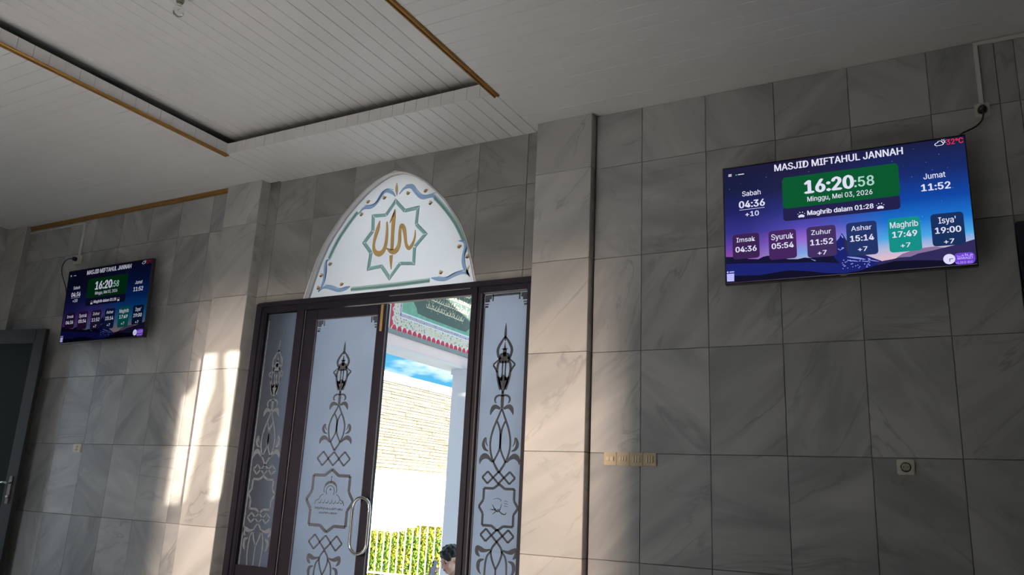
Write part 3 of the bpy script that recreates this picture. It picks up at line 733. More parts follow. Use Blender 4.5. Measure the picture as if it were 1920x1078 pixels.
def glyphs(y0, x0, x1, h):
    x = x0
    while x < x1:
        w = h * (.45 + .4 * rr.random())
        t = rr.choice((0, 1, 2))
        if t == 0: fl.rib([(x, y0), (x, y0 + h), (x + w * .7, y0 + h * .9), (x + w * .6, y0 + h * .4), (x, y0 + h * .5)], .0035, 0)
        elif t == 1: fl.rib([(x, y0 + h * .6), (x + w * .4, y0 + h * .7), (x + w * .6, y0), (x + w * .1, y0 + h * .1), (x + w * .1, y0 + h * .4)], .0035, 0)
        else: fl.rib([(x, y0), (x + w * .05, y0 + h), (x + w * .5, y0 + h * .7), (x + w * .6, y0)], .0035, 0)
        x += w + .004
glyphs(.778, cc - .125, cc + .125, .016); glyphs(.750, cc - .085, cc + .085, .013)
corner(fl, -4.236, 2.165, 1); corner(fl, -3.658, 2.165, -1)
fl.rib([(-3.663, 2.08), (-3.663, .22)], .008, 0)
M_etch3 = mat('clear_glass_shade_leaf', (.055, .062, .078), .16, spec=.6)  # opaque tone standing for the shaded porch beyond the closed leaf
fl.build('etched_ornament', M_etch3, lf)
# flush bolt
bo = box('flush_bolt', -3.626, -3.602, Y0 - .008, Y0 + .002, 2.045, 2.243, M_brass, lf, bev=.002); bo['label'] = 'brass flush bolt on the top of the stile'
# pull handle: chrome stadium ring on both edges of the stile
hx, hz, hw, hh = -3.612, .690, .072, .185
ring = [(hx + hw * math.cos(t), Y0 - .045, hz + hh - hw + hw * math.sin(t)) for t in [PI * i / 10 for i in range(11)]] + [(hx - hw * math.cos(t), Y0 - .045, hz - hh + hw - hw * math.sin(t)) for t in [PI * i / 10 for i in range(11)]]
hd = tube('pull_handle', ring, .011, M_chrome, lf, 10, closed=True); hd['label'] = 'long oval chrome pull handle'
tube('handle_post', [(hx, Y0 - .045, hz + hh), (hx, Y0 + .002, hz + hh - .004)], .009, M_chrome, lf); tube('handle_post', [(hx, Y0 - .045, hz - hh), (hx, Y0 + .002, hz - hh + .004)], .009, M_chrome, lf)

# ================================================================== DOOR 2 (dark door at the right edge) and DOOR 3 (open leaf at the left)
d2 = empty('door_2', (1.03, 0, 0), 'dark door frame at the right end of the front wall', kind='structure')
I2 = Matrix.Translation(Vector((1.03, 0, 0))).inverted()
for a in ((.338, .43, -.03, .10, 0, 2.362), (1.63, 1.72, -.03, .10, 0, 2.362), (.43, 1.63, -.03, .10, 2.28, 2.362)): under(box('door_frame', *a, M_frame, d2, bev=.003), I2)
under(box('door_leaf', .43, 1.031, .0, .04, .01, 2.28, M_frame, d2, bev=.003), I2); under(box('cover_strip', 1.01, 1.05, -.006, .05, .01, 2.28, M_frame, d2), I2); under(box('door_leaf', 1.032, 1.63, .0, .04, .01, 2.28, M_frame, d2, bev=.003), I2)
M_black2 = mat('dark_tinted_glass', (.014, .017, .016), .6, spec=.08)
M_frame3 = mat('charcoal_door_frame', (.016, .016, .017), .55, noise_amt=.2, nscale=5)
d3 = empty('door_3', (XL + .02, -.34, 0), 'dark glazed door leaf standing open against the front wall', kind='structure')
d3.rotation_euler = (0, 0, math.atan2(.21, 1.17))
L3 = 1.18
for nm, a in (('stile', (L3 - .12, L3, -.02, .02, .01, 2.25)), ('stile', (0, .12, -.02, .02, .01, 2.25)), ('rail', (.12, L3 - .12, -.02, .02, 2.13, 2.25)), ('rail', (.12, L3 - .12, -.02, .02, .01, .25))): box(nm, *a, M_frame3, d3, bev=.003)
box('glass_pane', .12, L3 - .12, -.004, .004, .25, 2.13, M_black2, d3)
boxes('glass_bead', [(L3 - .135, L3 - .12, -.014, .0, .25, 2.13), (.12, .135, -.014, 0, .25, 2.13), (.12, L3 - .12, -.014, 0, 2.115, 2.13)], M_frame3, d3)
hp = box('handle_plate', L3 - .085, L3 - .045, -.028, -.018, .66, .90, M_chrome, d3, bev=.003); hp['label'] = 'worn steel handle plate'
tube('lever_handle', [(L3 - .065, -.028, .84), (L3 - .065, -.065, .84), (L3 - .09, -.07, .845), (L3 - .18, -.07, .835)], .009, M_chrome, d3)
tube('lever_handle', [(L3 - .065, -.028, .72), (L3 - .065, -.04, .72)], .015, M_chrome, d3)
# frame of the side doorway
fr3 = boxes('door_4', [(XL - .19, XL + .012, -.45, -.41, 0, 2.34), (XL - .19, XL + .012, -1.56, -1.52, 0, 2.34), (XL - .19, XL + .012, -1.56, -.41, 2.28, 2.34)], M_frame3); tag(fr3, 'dark frame of the side doorway in the left wall', kind='structure')

# ================================================================== WALL DISPLAYS
def emis(name, col, s=1.0):
    M = bpy.data.materials.new(name); M.use_nodes = True; t = M.node_tree; nd = t.nodes
    nd.remove(nd['Principled BSDF']); e = nd.new('ShaderNodeEmission'); e.inputs[0].default_value = (*col, 1); e.inputs[1].default_value = s
    t.links.new(e.outputs[0], nd['Material Output'].inputs[0]); return M
def screen_mat(name, g):
    """night-sky picture: navy above, violet and pink low on the left, cyan low on the right, small stars"""
    M = bpy.data.materials.new(name); M.use_nodes = True; t = M.node_tree; nd = t.nodes; lk = t.links
    nd.remove(nd['Principled BSDF']); e = nd.new('ShaderNodeEmission'); e.inputs[1].default_value = 1.0
    uv = nd.new('ShaderNodeTexCoord'); sp = nd.new('ShaderNodeSeparateXYZ'); lk.new(uv.outputs['UV'], sp.inputs[0])
    def ramp(stops):
        r = nd.new('ShaderNodeValToRGB'); el = r.color_ramp.elements
        for i, (p, c) in enumerate(stops):
            if i < 2: x = el[i]; x.position = p
            else: x = el.new(p)
            x.color = (*[k * g for k in c], 1)
        lk.new(sp.outputs[1], r.inputs[0]); return r
    # v = 0 bottom .. 1 top
    a = ramp([(.10, (.45, .16, .50)), (1.0, (.012, .012, .045)), (.20, (.30, .075, .40)), (.30, (.12, .055, .38)), (.42, (.035, .035, .24)), (.60, (.015, .018, .12)), (.8, (.010, .014, .055))])
    c_ = ramp([(.10, (.60, .50, .62)), (1.0, (.014, .012, .045)), (.20, (.20, .38, .75)), (.32, (.30, .13, .62)), (.42, (.09, .07, .45)), (.55, (.03, .04, .25)), (.75, (.018, .018, .075))])
    b = ramp([(.10, (.72, .50, .60)), (1.0, (.012, .014, .055)), (.17, (.45, .48, .70)), (.25, (.07, .38, .78)), (.38, (.012, .17, .62)), (.55, (.006, .06, .36)), (.75, (.010, .025, .15))])
    m1 = nd.new('ShaderNodeMix'); m1.data_type = 'RGBA'; f1 = nd.new('ShaderNodeMapRange'); f1.inputs[1].default_value = .10; f1.inputs[2].default_value = .34; lk.new(sp.outputs[0], f1.inputs[0])
    lk.new(f1.outputs[0], m1.inputs[0]); lk.new(a.outputs[0], m1.inputs[6]); lk.new(c_.outputs[0], m1.inputs[7])
    m2 = nd.new('ShaderNodeMix'); m2.data_type = 'RGBA'; f2 = nd.new('ShaderNodeMapRange'); f2.inputs[1].default_value = .40; f2.inputs[2].default_value = .68; lk.new(sp.outputs[0], f2.inputs[0])
    lk.new(f2.outputs[0], m2.inputs[0]); lk.new(m1.outputs[2], m2.inputs[6]); lk.new(b.outputs[0], m2.inputs[7])
    # stars
    mpn = nd.new('ShaderNodeMapping'); mpn.inputs['Scale'].default_value = (34, 19, 1); lk.new(uv.outputs['UV'], mpn.inputs[0])
    vo = nd.new('ShaderNodeTexVoronoi'); vo.inputs['Scale'].default_value = 1.0; lk.new(mpn.outputs[0], vo.inputs['Vector'])
    st = nd.new('ShaderNodeMapRange'); st.inputs[1].default_value = .02; st.inputs[2].default_value = .075; st.inputs[3].default_value = 1; st.inputs[4].default_value = 0; lk.new(vo.outputs['Distance'], st.inputs[0])
    nn = nd.new('ShaderNodeMath'); nn.operation = 'GREATER_THAN'; nn.inputs[1].default_value = .45
    sx = nd.new('ShaderNodeSeparateXYZ'); lk.new(vo.outputs['Color'], sx.inputs[0]); lk.new(sx.outputs[0], nn.inputs[0])
    mm = nd.new('ShaderNodeMath'); mm.operation = 'MULTIPLY'; lk.new(st.outputs[0], mm.inputs[0]); lk.new(nn.outputs[0], mm.inputs[1])
    m3 = nd.new('ShaderNodeMix'); m3.data_type = 'RGBA'; m3.blend_type = 'ADD'; m3.inputs[7].default_value = (.20 * g, .24 * g, .42 * g, 1)
    lk.new(mm.outputs[0], m3.inputs[0]); lk.new(m2.outputs[2], m3.inputs[6]); lk.new(m3.outputs[2], e.inputs[0])
    lk.new(e.outputs[0], nd['Material Output'].inputs[0]); return M

FONT = None
try:
    import os
    FONT = bpy.data.fonts.load(os.path.join(bpy.utils.system_resource('DATAFILES', path='fonts'), 'Inter.woff2'))   # a sans face that ships with Blender
except Exception: FONT = None
def text_mesh(name, body, material, parent, x0, x1, z0, z1, y, bold=.0, fit_h=True):
    """flat lettering fitted to a box in the display plane (x, z), standing at depth y"""
    cu = bpy.data.curves.new(name, 'FONT'); cu.body = body; cu.size = 1;  cu.resolution_u = 3
    if FONT: cu.font = FONT
    o = bpy.data.objects.new(name, cu); C.objects.link(o)
    dg = bpy.context.evaluated_depsgraph_get(); dg.update()
    me = bpy.data.meshes.new_from_object(o.evaluated_get(dg)); bpy.data.objects.remove(o); bpy.data.curves.remove(cu)
    xs_ = [v.co.x for v in me.vertices]; ys_ = [v.co.y for v in me.vertices]
    a, b, c, d = min(xs_), max(xs_), min(ys_), max(ys_)
    for v in me.vertices:
        X = x0 + (v.co.x - a) / (b - a) * (x1 - x0); Z = z0 + (v.co.y - c) / (d - c) * (z1 - z0)
        v.co = (X, y, Z)
    if bold > .006:
        # heavier face: the same outline laid down again slightly to each side
        dx = (bold - .002) * (z1 - z0) / (d - c) * .9
        bm = bmesh.new()
        for k_, (ox, oz) in enumerate(((0, 0), (dx, 0), (-dx, 0), (0, dx * .5), (0, -dx * .5))):
            n0 = len(bm.verts); bm.from_mesh(me); bm.verts.ensure_lookup_table()
            for v in bm.verts[n0:]: v.co += Vector((ox, -.00003 * k_, oz))
        bm.to_mesh(me); bm.free()
    me.materials.clear(); me.materials.append(material); me.name = name
    return link(bpy.data.objects.new(name, me), parent)

def display(loc, rz, tilt, w, g, label, warm):
    h = w * .5675
    root = empty('wall_display', loc, label, 'television', 'wall displays'); root.rotation_euler = (0, 0, 0)
    root.matrix_world = Matrix.Translation(loc) @ Matrix.Rotation(rz, 4, 'Z') @ Matrix.Rotation(tilt, 4, 'X')
    t = .006
    boxes('casing', [(-w / 2, w / 2, .002, .030, -h / 2, h / 2), (-w * .32, w * .32, .028, .060, -h * .40, h * .18)], M_shell, root, bev=.002)
    boxes('bezel', [(-w / 2, w / 2, -.004, .004, h / 2 - t, h / 2), (-w / 2, w / 2, -.004, .004, -h / 2, -h / 2 + t * 1.6), (-w / 2, -w / 2 + t, -.004, .004, -h / 2, h / 2), (w / 2 - t, w / 2, -.004, .004, -h / 2, h / 2)], M_shell, root)
    for bx_ in (-.14, .14): box('mounting_bracket', bx_ - .02, bx_ + .02, .055, abs(loc[1]) - .006, -.16, .10, M_black, root)
    box('brand_badge', -.016, .016, -.0045, -.003, -h / 2 + .002, -h / 2 + .006, M_chrome, root)
    U = lambda u: -w / 2 + u * w
    V = lambda v: -h / 2 + v * h
    s0, s1, s2, s3 = U(.005), U(.995), V(.016), V(.990)
    me = bpy.data.meshes.new('screen'); me.from_pydata([(s0, 0, s2), (s1, 0, s2), (s1, 0, s3), (s0, 0, s3)], [], [(0, 1, 2, 3)])
    uvl = me.uv_layers.new(name='UV')
    for i, c in enumerate([(0, 0), (1, 0), (1, 1), (0, 1)]): uvl.data[i].uv = c
    me.materials.append(screen_mat('screen_picture', g)); scn = link(bpy.data.objects.new('screen', me), root)
    def E(n, c, k=1.0): return emis(n, tuple(x * k for x in c), 1)
    gt = .92 if g == 1 else .50
    txt = E('screen_text', (.80, .80, .98), gt); dim = E('screen_text_dim', (.42, .70, .62), gt); red = E('screen_red', (.80, .035, .06), gt if g == 1 else .2)
    navy = E('card_navy', (.018, .016, .075), g); green = E('card_green', (.004, .095, .030), g); green2 = E('card_green_bright', (.008, .27, .24), g)
    hillc = E('hill_dark', (.008, .008, .035), g); hillb = E('hill_blue', (.012, .018, .16), g); hillp = E('hill_violet', (.03, .025, .10), g); snow = E('snow', (.28, .32, .75), g)
    hillf = E('hill_front', (.006, .006, .022), g); mauve = E('far_ridge', (.24, .16, .32), g)
    rock = E('rock', (.035, .025, .055), g)
    def PL(y): return lambda a, b, hh: (U(a), y, V(b))
    def shape(name, pts, m_, y):
        me = bpy.data.meshes.new(name); me.from_pydata([(U(a), y, V(b)) for a, b in pts], [], [tuple(range(len(pts)))]); me.materials.append(m_)
        bm = bmesh.new(); bm.from_mesh(me); bmesh.ops.triangulate(bm, faces=bm.faces); bm.to_mesh(me); bm.free()
        return link(bpy.data.objects.new(name, me), scn)
    asp = w / h
    def rrect(u0, u1, v0, v1, r, square_top=False):
        pts = []
        for cx, cy, a0 in ((u1 - r, v1 - r * asp, 0), (u0 + r, v1 - r * asp, PI / 2), (u0 + r, v0 + r * asp, PI), (u1 - r, v0 + r * asp, 1.5 * PI)):
            if square_top and a0 < PI: pts.append((u1 if a0 == 0 else u0, v1)); continue
            for i in range(5): pts.append((cx + r * math.cos(a0 + PI / 8 * i), cy + r * asp * math.sin(a0 + PI / 8 * i)))
        return pts
    # landscape
    shape('far_ridge', [(.70, .10), (.73, .135), (.79, .165), (.85, .170), (.90, .150), (.90, .09)], mauve, -.0004)
    shape('mountain', [(.44, .10), (.452, .175), (.468, .235), (.478, .278), (.490, .300), (.502, .340), (.510, .315), (.518, .285), (.530, .255), (.545, .215), (.565, .180), (.59, .150), (.62, .122), (.655, .09), (.60, .06), (.50, .05)], hillb, -.0006)
    shape('mountain_shade', [(.510, .312), (.518, .285), (.530, .255), (.545, .215), (.565, .180), (.59, .150), (.60, .135), (.56, .150), (.525, .160), (.515, .20)], rock, -.0008)
    shape('hill', [(.0, .02), (.0, .235), (.04, .228), (.073, .218), (.11, .200), (.150, .192), (.17, .208), (.191, .214), (.215, .200), (.245, .185), (.28, .170), (.318, .164), (.345, .172), (.371, .164), (.40, .172), (.425, .178), (.44, .20), (.455, .200), (.475, .13), (.50, .08), (.44, .04), (.35, .02)], hillc, -.0010)
    shape('hill', [(1.0, .02), (1.0, .20), (.952, .178), (.90, .160), (.84, .140), (.79, .128), (.76, .108), (.72, .110), (.69, .100), (.66, .095), (.62, .08), (.56, .02)], hillp, -.0012)
    shape('hill', [(.0, .016), (.0, .175), (.10, .165), (.20, .150), (.318, .135), (.40, .125), (.50, .10), (.58, .075), (.64, .075), (.60, .016)], hillb, -.0014)
    shape('hill', [(.0, .016), (.0, .075), (.15, .060), (.28, .080), (.36, .060), (.43, .035), (.50, .022), (.56, .032), (.62, .060), (.70, .085), (.80, .075), (.90, .055), (1.0, .05), (1.0, .016)], hillf, -.0016)
    rs = random.Random(5); F2 = Flat(lambda a, b, hh: (U(a), -.0019, V(b)))
    F2.rib([(.518, .148), (.540, .138), (.565, .128), (.590, .116)], [.004, .012, .012, .003], 1); F2.rib([(.520, .118), (.545, .112), (.560, .104)], [.003, .008, .002], 1); F2.rib([(.600, .113), (.620, .10), (.640, .092)], [.003, .007, .002], 1); F2.rib([(.575, .105), (.60, .097)], [.004, .006], 0)
    for _ in range(34): a = .498 + rs.random() * .11; F2.dot(a, .055 + rs.random() * .07, .0018 + rs.random() * .0022, .004, 6)
    F2.rib([(.372, .155), (.39, .138)], [.002, .006], 0); F2.rib([(.484, .218), (.492, .205), (.502, .215)], .005, 0); F2.rib([(.500, .325), (.506, .30)], .005, 0); F2.dot(.503, .22, .006, .006, 6)
    F2.build('snow_patch', snow, scn)['kind'] = 'stuff'
    # cards
    shape('countdown_band', rrect(.264, .738, .482, .60, .014), navy, -.0020)
    shape('clock_card', rrect(.265, .741, .586, .848, .016), green, -.0024)
    cards = [(.037, .156, .205), (.197, .315, .175), (.359, .479, .165), (.521, .641, .150), (.684, .806, .150), (.845, .964, .168)]
    names = ['Imsak', 'Syuruk', 'Zuhur', 'Ashar', 'Maghrib', "Isya'"]; tms = ['04:36', '05:54', '11:52', '15:14', '17:49', '19:00']
    cm = [E('card_plum', (.045, .018, .085), g), E('card_plum', (.060, .020, .11), g), E('card_plum', (.055, .030, .12), g), E('card_blue', (.018, .035, .14), g), green2, E('card_blue', (.010, .030, .11), g)]
    nw = [.082, .094, .081, .080, .105, .062]
    for i, (a, b, c) in enumerate(cards):
        shape('prayer_card', rrect(a, b, c, .413, .014), cm[i], -.0020)
        cx = (a + b) / 2
        desc = .022 if names[i] in ('Syuruk', 'Maghrib', "Isya'") else 0
        text_mesh('prayer_name', names[i], txt, scn, U(cx - nw[i] / 2), U(cx + nw[i] / 2), V(.346 - desc), V(.384), -.0026, .012)
        text_mesh('prayer_time', tms[i], txt, scn, U(cx - .046), U(cx + .046), V(.263), V(.308), -.0026, .030)
        if i > 1: text_mesh('delay_text', '+7', txt, scn, U(cx - .018), U(cx + .018), V(.182), V(.216), -.0026, .024)
    text_mesh('title_text', 'MASJID MIFTAHUL JANNAH', txt, scn, U(.235), U(.763), V(.912), V(.970), -.0026, .022)
    text_mesh('clock_digits', '16:20', txt, scn, U(.363), U(.560), V(.692), V(.798), -.0028, .045)
    text_mesh('clock_seconds', ':58', dim, scn, U(.566), U(.643), V(.695), V(.776), -.0028, .022)
    text_mesh('date_text', 'Minggu, Mei 03, 2026', txt, scn, U(.370), U(.634), V(.612), V(.664), -.0028, .012)
    text_mesh('countdown_text', 'Maghrib dalam 01:28', txt, scn, U(.367), U(.634), V(.500), V(.549), -.0026, .030)
    text_mesh('side_label', 'Sabah', txt, scn, U(.087), U(.169), V(.733), V(.776), -.0026, .012)
    text_mesh('side_time', '04:36', txt, scn, U(.072), U(.185), V(.634), V(.692), -.0026, .032)
    text_mesh('side_delay', '+10', txt, scn, U(.099), U(.158), V(.557), V(.598), -.0026, .022)
    text_mesh('side_label', 'Jumat', txt, scn, U(.833), U(.914), V(.690), V(.734), -.0026, .012)
    text_mesh('side_time', '11:52', txt, scn, U(.822), U(.928), V(.599), V(.652), -.0026, .032)
    text_mesh('temperature_text', '32\u00b0C', red, scn, U(.930), U(.990), V(.938), V(.980), -.0026, .020)
    shape('rule', [(.072, .6165), (.185, .6165), (.185, .620), (.072, .620)], txt, -.0024)
    F3 = Flat(lambda a, b, hh: (U(a), -.0026, V(b)))
    # sunrise glyphs beside the countdown
    for cx in (.341, .661):
        F3.dot(cx, .512, .0105, .012, 10)
        F3.dot(cx - .008, .508, .0055, .010, 8); F3.dot(cx + .008, .508, .0055, .010, 8)
        for ang in (.5, 1.2, 1.94, 2.64): F3.rib([(cx + .0135 * math.cos(ang), .515 + .024 * math.sin(ang)), (cx + .018 * math.cos(ang), .515 + .032 * math.sin(ang))], .0035, 0)
    # weather glyph: cloud outline and sun
    F3.rib([(.905, .942), (.890, .942), (.885, .952), (.890, .962), (.896, .965), (.900, .976), (.910, .976), (.914, .964), (.919, .955), (.915, .943), (.905, .942)], .004, 1)
    F3.rib(arc(.916, .966, .007, .013, -.8, 2.0, 6), .0035, 0)
    for ang in (-.3, .4, 1.1, 1.8): F3.rib([(.916 + .010 * math.cos(ang), .966 + .018 * math.sin(ang)), (.916 + .013 * math.cos(ang), .966 + .024 * math.sin(ang))], .0025, 0)
    for i in range(3): F3.poly([(.026, .920 + .008 * i), (.041, .920 + .008 * i), (.041, .9245 + .008 * i), (.026, .9245 + .008 * i)])
    F3.poly([(.070, .924), (.098, .924), (.098, .931), (.070, .931)])
    F3.build('status_icon', txt, scn)['kind'] = 'stuff'
    F4 = Flat(lambda a, b, hh: (U(a), -.0026, V(b))); F4.dot(.062, .927, .003, .005, 8); F4.build('status_dot', E('dot_green', (.05, .8, .3), g), scn)
    lav = E('pale_card', (.50, .48, .95), g if g == 1 else .55)
    shape('corner_card', [(.008, .028), (.040, .026), (.041, .090), (.008, .090)], lav, -.0024)
    F5 = Flat(lambda a, b, hh: (U(a), -.0026, V(b))); F5.dot(.012, .104, .004, .008, 8); F5.rib([(.020, .104), (.041, .104)], .009, 0); F5.build('corner_caption', lav, scn)
    # maker's badge
    vio = E('badge_violet', (.15, .055, .62), 1 if g == 1 else .6)
    shape('badge', rrect(.916, .990, .020, .105, .016), vio, -.0026)
    F6 = Flat(lambda a, b, hh: (U(a), -.0030, V(b))); F6.dot(.899, .066, .0215, .0215 * asp, 20); F6.build('badge_clock', E('badge_white', (.72, .70, 1.0), 1 if g == 1 else .7), scn)
    F7 = Flat(lambda a, b, hh: (U(a), -.0034, V(b))); F7.rib([(.900, .066), (.913, .068)], .005, 0); F7.rib([(.9005, .068), (.9005, .046)], .003, 0); F7.build('badge_hand', E('badge_grey', (.10, .09, .16), 1), scn)
    pal = E('badge_text', (.55, .42, 1.0), 1 if g == 1 else .6)
    text_mesh('badge_name', 'MAWAQIT', pal, scn, U(.928), U(.983), V(.055), V(.074), -.0034, .02)
    text_mesh('badge_version', 'v1.30.0-810', pal, scn, U(.922), U(.980), V(.026), V(.042), -.0034, .01)
    F8 = Flat(lambda a, b, hh: (U(a), -.0034, V(b)))
    for q in ([(.983, .082), (.976, .080), (.974, .088), (.980, .092), (.982, .084), (.972, .078)], [(.970, .082), (.964, .080), (.962, .090), (.966, .093)], [(.958, .080), (.957, .098)], [(.953, .082), (.946, .080), (.945, .088), (.951, .089)], [(.942, .080), (.930, .080), (.928, .086)]): F8.rib(q, .0032, 1)
    F8.build('badge_arabic', pal, scn)
    return root
tvR = display(Vector((-.457, -.130, 2.478)), .026, .009, 1.233, 1, 'lit wall display on the right with bright blue prayer timetable', 1)
tvL = display(Vector((-6.629, -.140, 2.445)), -.022, .048, 1.224, .17, 'wall display at far left with a dim dark prayer timetable', 0)

# ================================================================== SOCKETS, SWITCHES, CABLES
def socket(x, z, w, h, label, cat='socket', plug=False, group=None, depth=.012):
    r = empty('wall_socket', (x, 0, z), label, cat, group)
    box('face_plate', -w / 2, w / 2, -depth, .0, -h / 2, h / 2, M_plastic, r, bev=.0045)
    lathe('socket_ring', [(.024, -depth - .004), (.021, -depth - .004), (.0205, -depth + .003)], M_plastic, r, 24, 'Y')
    if plug:
        p = lathe('plug', [(.021, -depth), (.021, -depth - .018), (.016, -depth - .034), (.008, -depth - .042)], M_black, r, 20, 'Y')
    else:
        f = Flat(wallplace(-depth - .0042), .0008); f.dot(0, 0, .0195, None, 24); f.build('socket_well', mat('socket_shade', (.30, .28, .23), .6), r)
        f = Flat(wallplace(-depth - .0052), .001)
        for a, b in ((-.0095, 0), (.0095, 0), (0, .018), (0, -.018)): f.dot(a, b, .0028 if b == 0 else .005, None if b == 0 else .0022, 8)
        f.build('socket_hole', M_dark, r)['kind'] = 'stuff'
    return r
socket(-.238, 1.158, .080, .075, 'ivory wall socket low on the right, below the bright display')
socket(.252, 2.997, .070, .082, 'wall socket above the right display with a black plug in it', plug=True)
socket(-7.362, 2.957, .095, .085, 'wall socket above the dim left display with a black plug in it', plug=True, depth=.03)
names_ = ['first switch plate beside the right pillar, with two wide rockers', 'second switch plate from the right pillar, with three short rockers', 'third switch plate from the right pillar, with three tall rockers', 'fourth switch plate, farthest from the right pillar in the row of four']
for i in range(4):
    x0 = -1.843 + .081 * i
    r = empty('light_switch', (x0 + .0405, 0, 1.1695), names_[i], 'switch', 'row of switches beside the right pillar')
    box('switch_plate', -.040, .040, -.010, 0, -.0375, .0375, M_golden, r, bev=.003)
    box('switch_insert', -.026, .026, -.0125, -.009, -.022, .022, M_golden, r, bev=.002)
    nr = 2 if i == 0 else 3; rh = (.011, .012, .018, .020)[i]
    for q in range(nr):
        cx = (q - (nr - 1) / 2) * (.026 if nr == 2 else .0155)
        ww = .011 if nr == 2 else .0055
        bm = bmesh.new(); addbox(bm, cx - ww, cx + ww, -.018, -.011, -rh, rh, .0015)
        for v in bm.verts:
            if v.co.z < 0 and v.co.y < -.014: v.co.y -= .004
        bmobj('rocker', bm, M_rocker, r)
r = empty('light_switch', (-6.850, 0, 1.166), 'small beige switch plate low on the left stretch of wall', 'switch')
box('switch_plate', -.058, .058, -.012, 0, -.037, .037, mat('beige_plate', (.66, .56, .44), .4), r, bev=.004)
for zz_ in (.014, -.012): box('rocker', -.012, .012, -.018, -.011, zz_ - .009, zz_ + .009, mat('beige_rocker', (.45, .36, .27), .4), r, bev=.001)
# trunking
t1 = empty('cable_trunking', (.25, 0, 3.04), 'white cable trunking from the ceiling to the socket above the right display', 'trunking')
I_ = Matrix.Translation(Vector((.25, 0, 3.04))).inverted()
under(box('vertical_duct', .241, .262, -.012, 0, 3.036, 3.388, M_trunk, t1, bev=.002), I_); under(box('horizontal_duct', .241, 1.6, -.014, 0, 3.376, 3.397, M_trunk, t1, bev=.002), I_)
t2 = empty('cable_trunking', (-7.36, 0, 3.0), 'white cable trunking from the ceiling to the socket above the dim left display', 'trunking')
I_ = Matrix.Translation(Vector((-7.36, 0, 3.0))).inverted()
under(box('vertical_duct', -7.375, -7.352, -.012, 0, 3.000, 3.345, M_trunk, t2, bev=.002), I_); under(box('horizontal_duct', -8.27, -7.352, -.014, 0, 3.330, 3.345, M_trunk, t2, bev=.002), I_)
c1 = tube('power_cable', [(.252, -.050, 2.990), (.254, -.045, 2.955), (.243, -.040, 2.922), (.213, -.04, 2.896), (.172, -.05, 2.876), (.138, -.07, 2.855), (.08, -.085, 2.78)], .0045, M_black, None, 8, smoothpts=2); tag(c1, 'black power cable drooping from the socket to the right display', 'cable')
c2 = tube('power_cable', [(-7.372, -.060, 2.957), (-7.44, -.06, 2.966), (-7.515, -.05, 2.942), (-7.558, -.04, 2.886), (-7.546, -.03, 2.82), (-7.478, -.03, 2.733), (-7.418, -.03, 2.648), (-7.393, -.03, 2.54), (-7.352, -.03, 2.42), (-7.20, -.05, 2.36)], .0050, M_black, None, 8, smoothpts=2); tag(c2, 'black power cable looping down the left side of the dim display', 'cable')

# ================================================================== BULB
bl = empty('light_bulb', (-3.62, -1.995, H2), 'clear glass light bulb hanging from the ceiling tray', 'light bulb')
lathe('bulb_holder', [(.034, 0), (.034, -.006), (.024, -.010), (.021, -.045), (.018, -.052)], mat('bulb_holder_grey', (.30, .30, .22), .5), bl, 20)
lathe('screw_cap', [(.014, -.045), (.014, -.062), (.015, -.066)], M_chrome, bl, 16)
prof = [(.013, -.060), (.015, -.070)] + [(.033 * math.sin(t), -.103 + .033 * math.cos(t) * 1.0) for t in [PI * (.14 + .84 * i / 14) for i in range(15)]]
lathe('glass_envelope', prof, M_bulb, bl, 24)
tube('filament', [(-.010, 0, -.090), (-.005, .003, -.094), (.005, -.003, -.094), (.010, 0, -.090)], .0012, M_chrome, bl, 5)

# ================================================================== OUTSIDE
gr = box('porch_floor', -7.2, 2.6, .22, 5.9, -.6, -.40, mat('porch_tile', (.72, .70, .67), .5, noise_amt=.1)); tag(gr, 'pale tiled porch floor', kind='structure')
gd = box('yard_ground', -60, 40, -40, 60, -1.0, -.72, mat('yard_concrete', (.70, .68, .64), .85, noise_amt=.2, nscale=1.5)); tag(gd, 'pale concrete yard', kind='structure')
wo = box('sidelight_blocker', -5.30, -4.40, .26, .55, -.4, 3.75, mat('blocker_dark', (.07, .07, .08), .8)); tag(wo, 'added dark block outside, keeping the left side light dim', kind='structure')  # unseen, added behind the left side light to darken its glass
# porch beam with painted frieze
bmx = -6.2
pb = empty('porch_beam', (bmx, .2, 2.70), 'plastered porch beam carrying a painted frieze with green and red floral bands', 'beam')
PI_ = Matrix.Translation(Vector((bmx, .2, 2.70))).inverted()
def pp(o): return under(o, PI_)
M_beam = mat('beam_plaster', (.90, .76, .75), .8, noise_amt=.06, nscale=3)
pp(box('beam_body', bmx - .30, bmx, .25, 6.0, 2.70, 3.98, M_beam, pb))
pp(box('beam_edge', bmx - .31, bmx + .012, .25, 6.0, 2.68, 2.715, mat('edge_white', (.78, .76, .78), .7), pb))
pp(box('beam_fillet', bmx, bmx + .03, .25, 6.0, 2.862, 2.915, mat('fillet_grey', (.24, .29, .30), .6), pb))
FP = lambda a, b, h: (bmx + .004 + h, a, b)
def rect(F, y0, y1, z0, z1): F.poly([(y0, z0), (y1, z0), (y1, z1), (y0, z1)])
f = Flat(FP, .002); rect(f, 3.44, 5.98, 2.915, 3.98); pp(f.build('frieze_ground', mat('frieze_white', (.85, .86, .84), .7), pb))
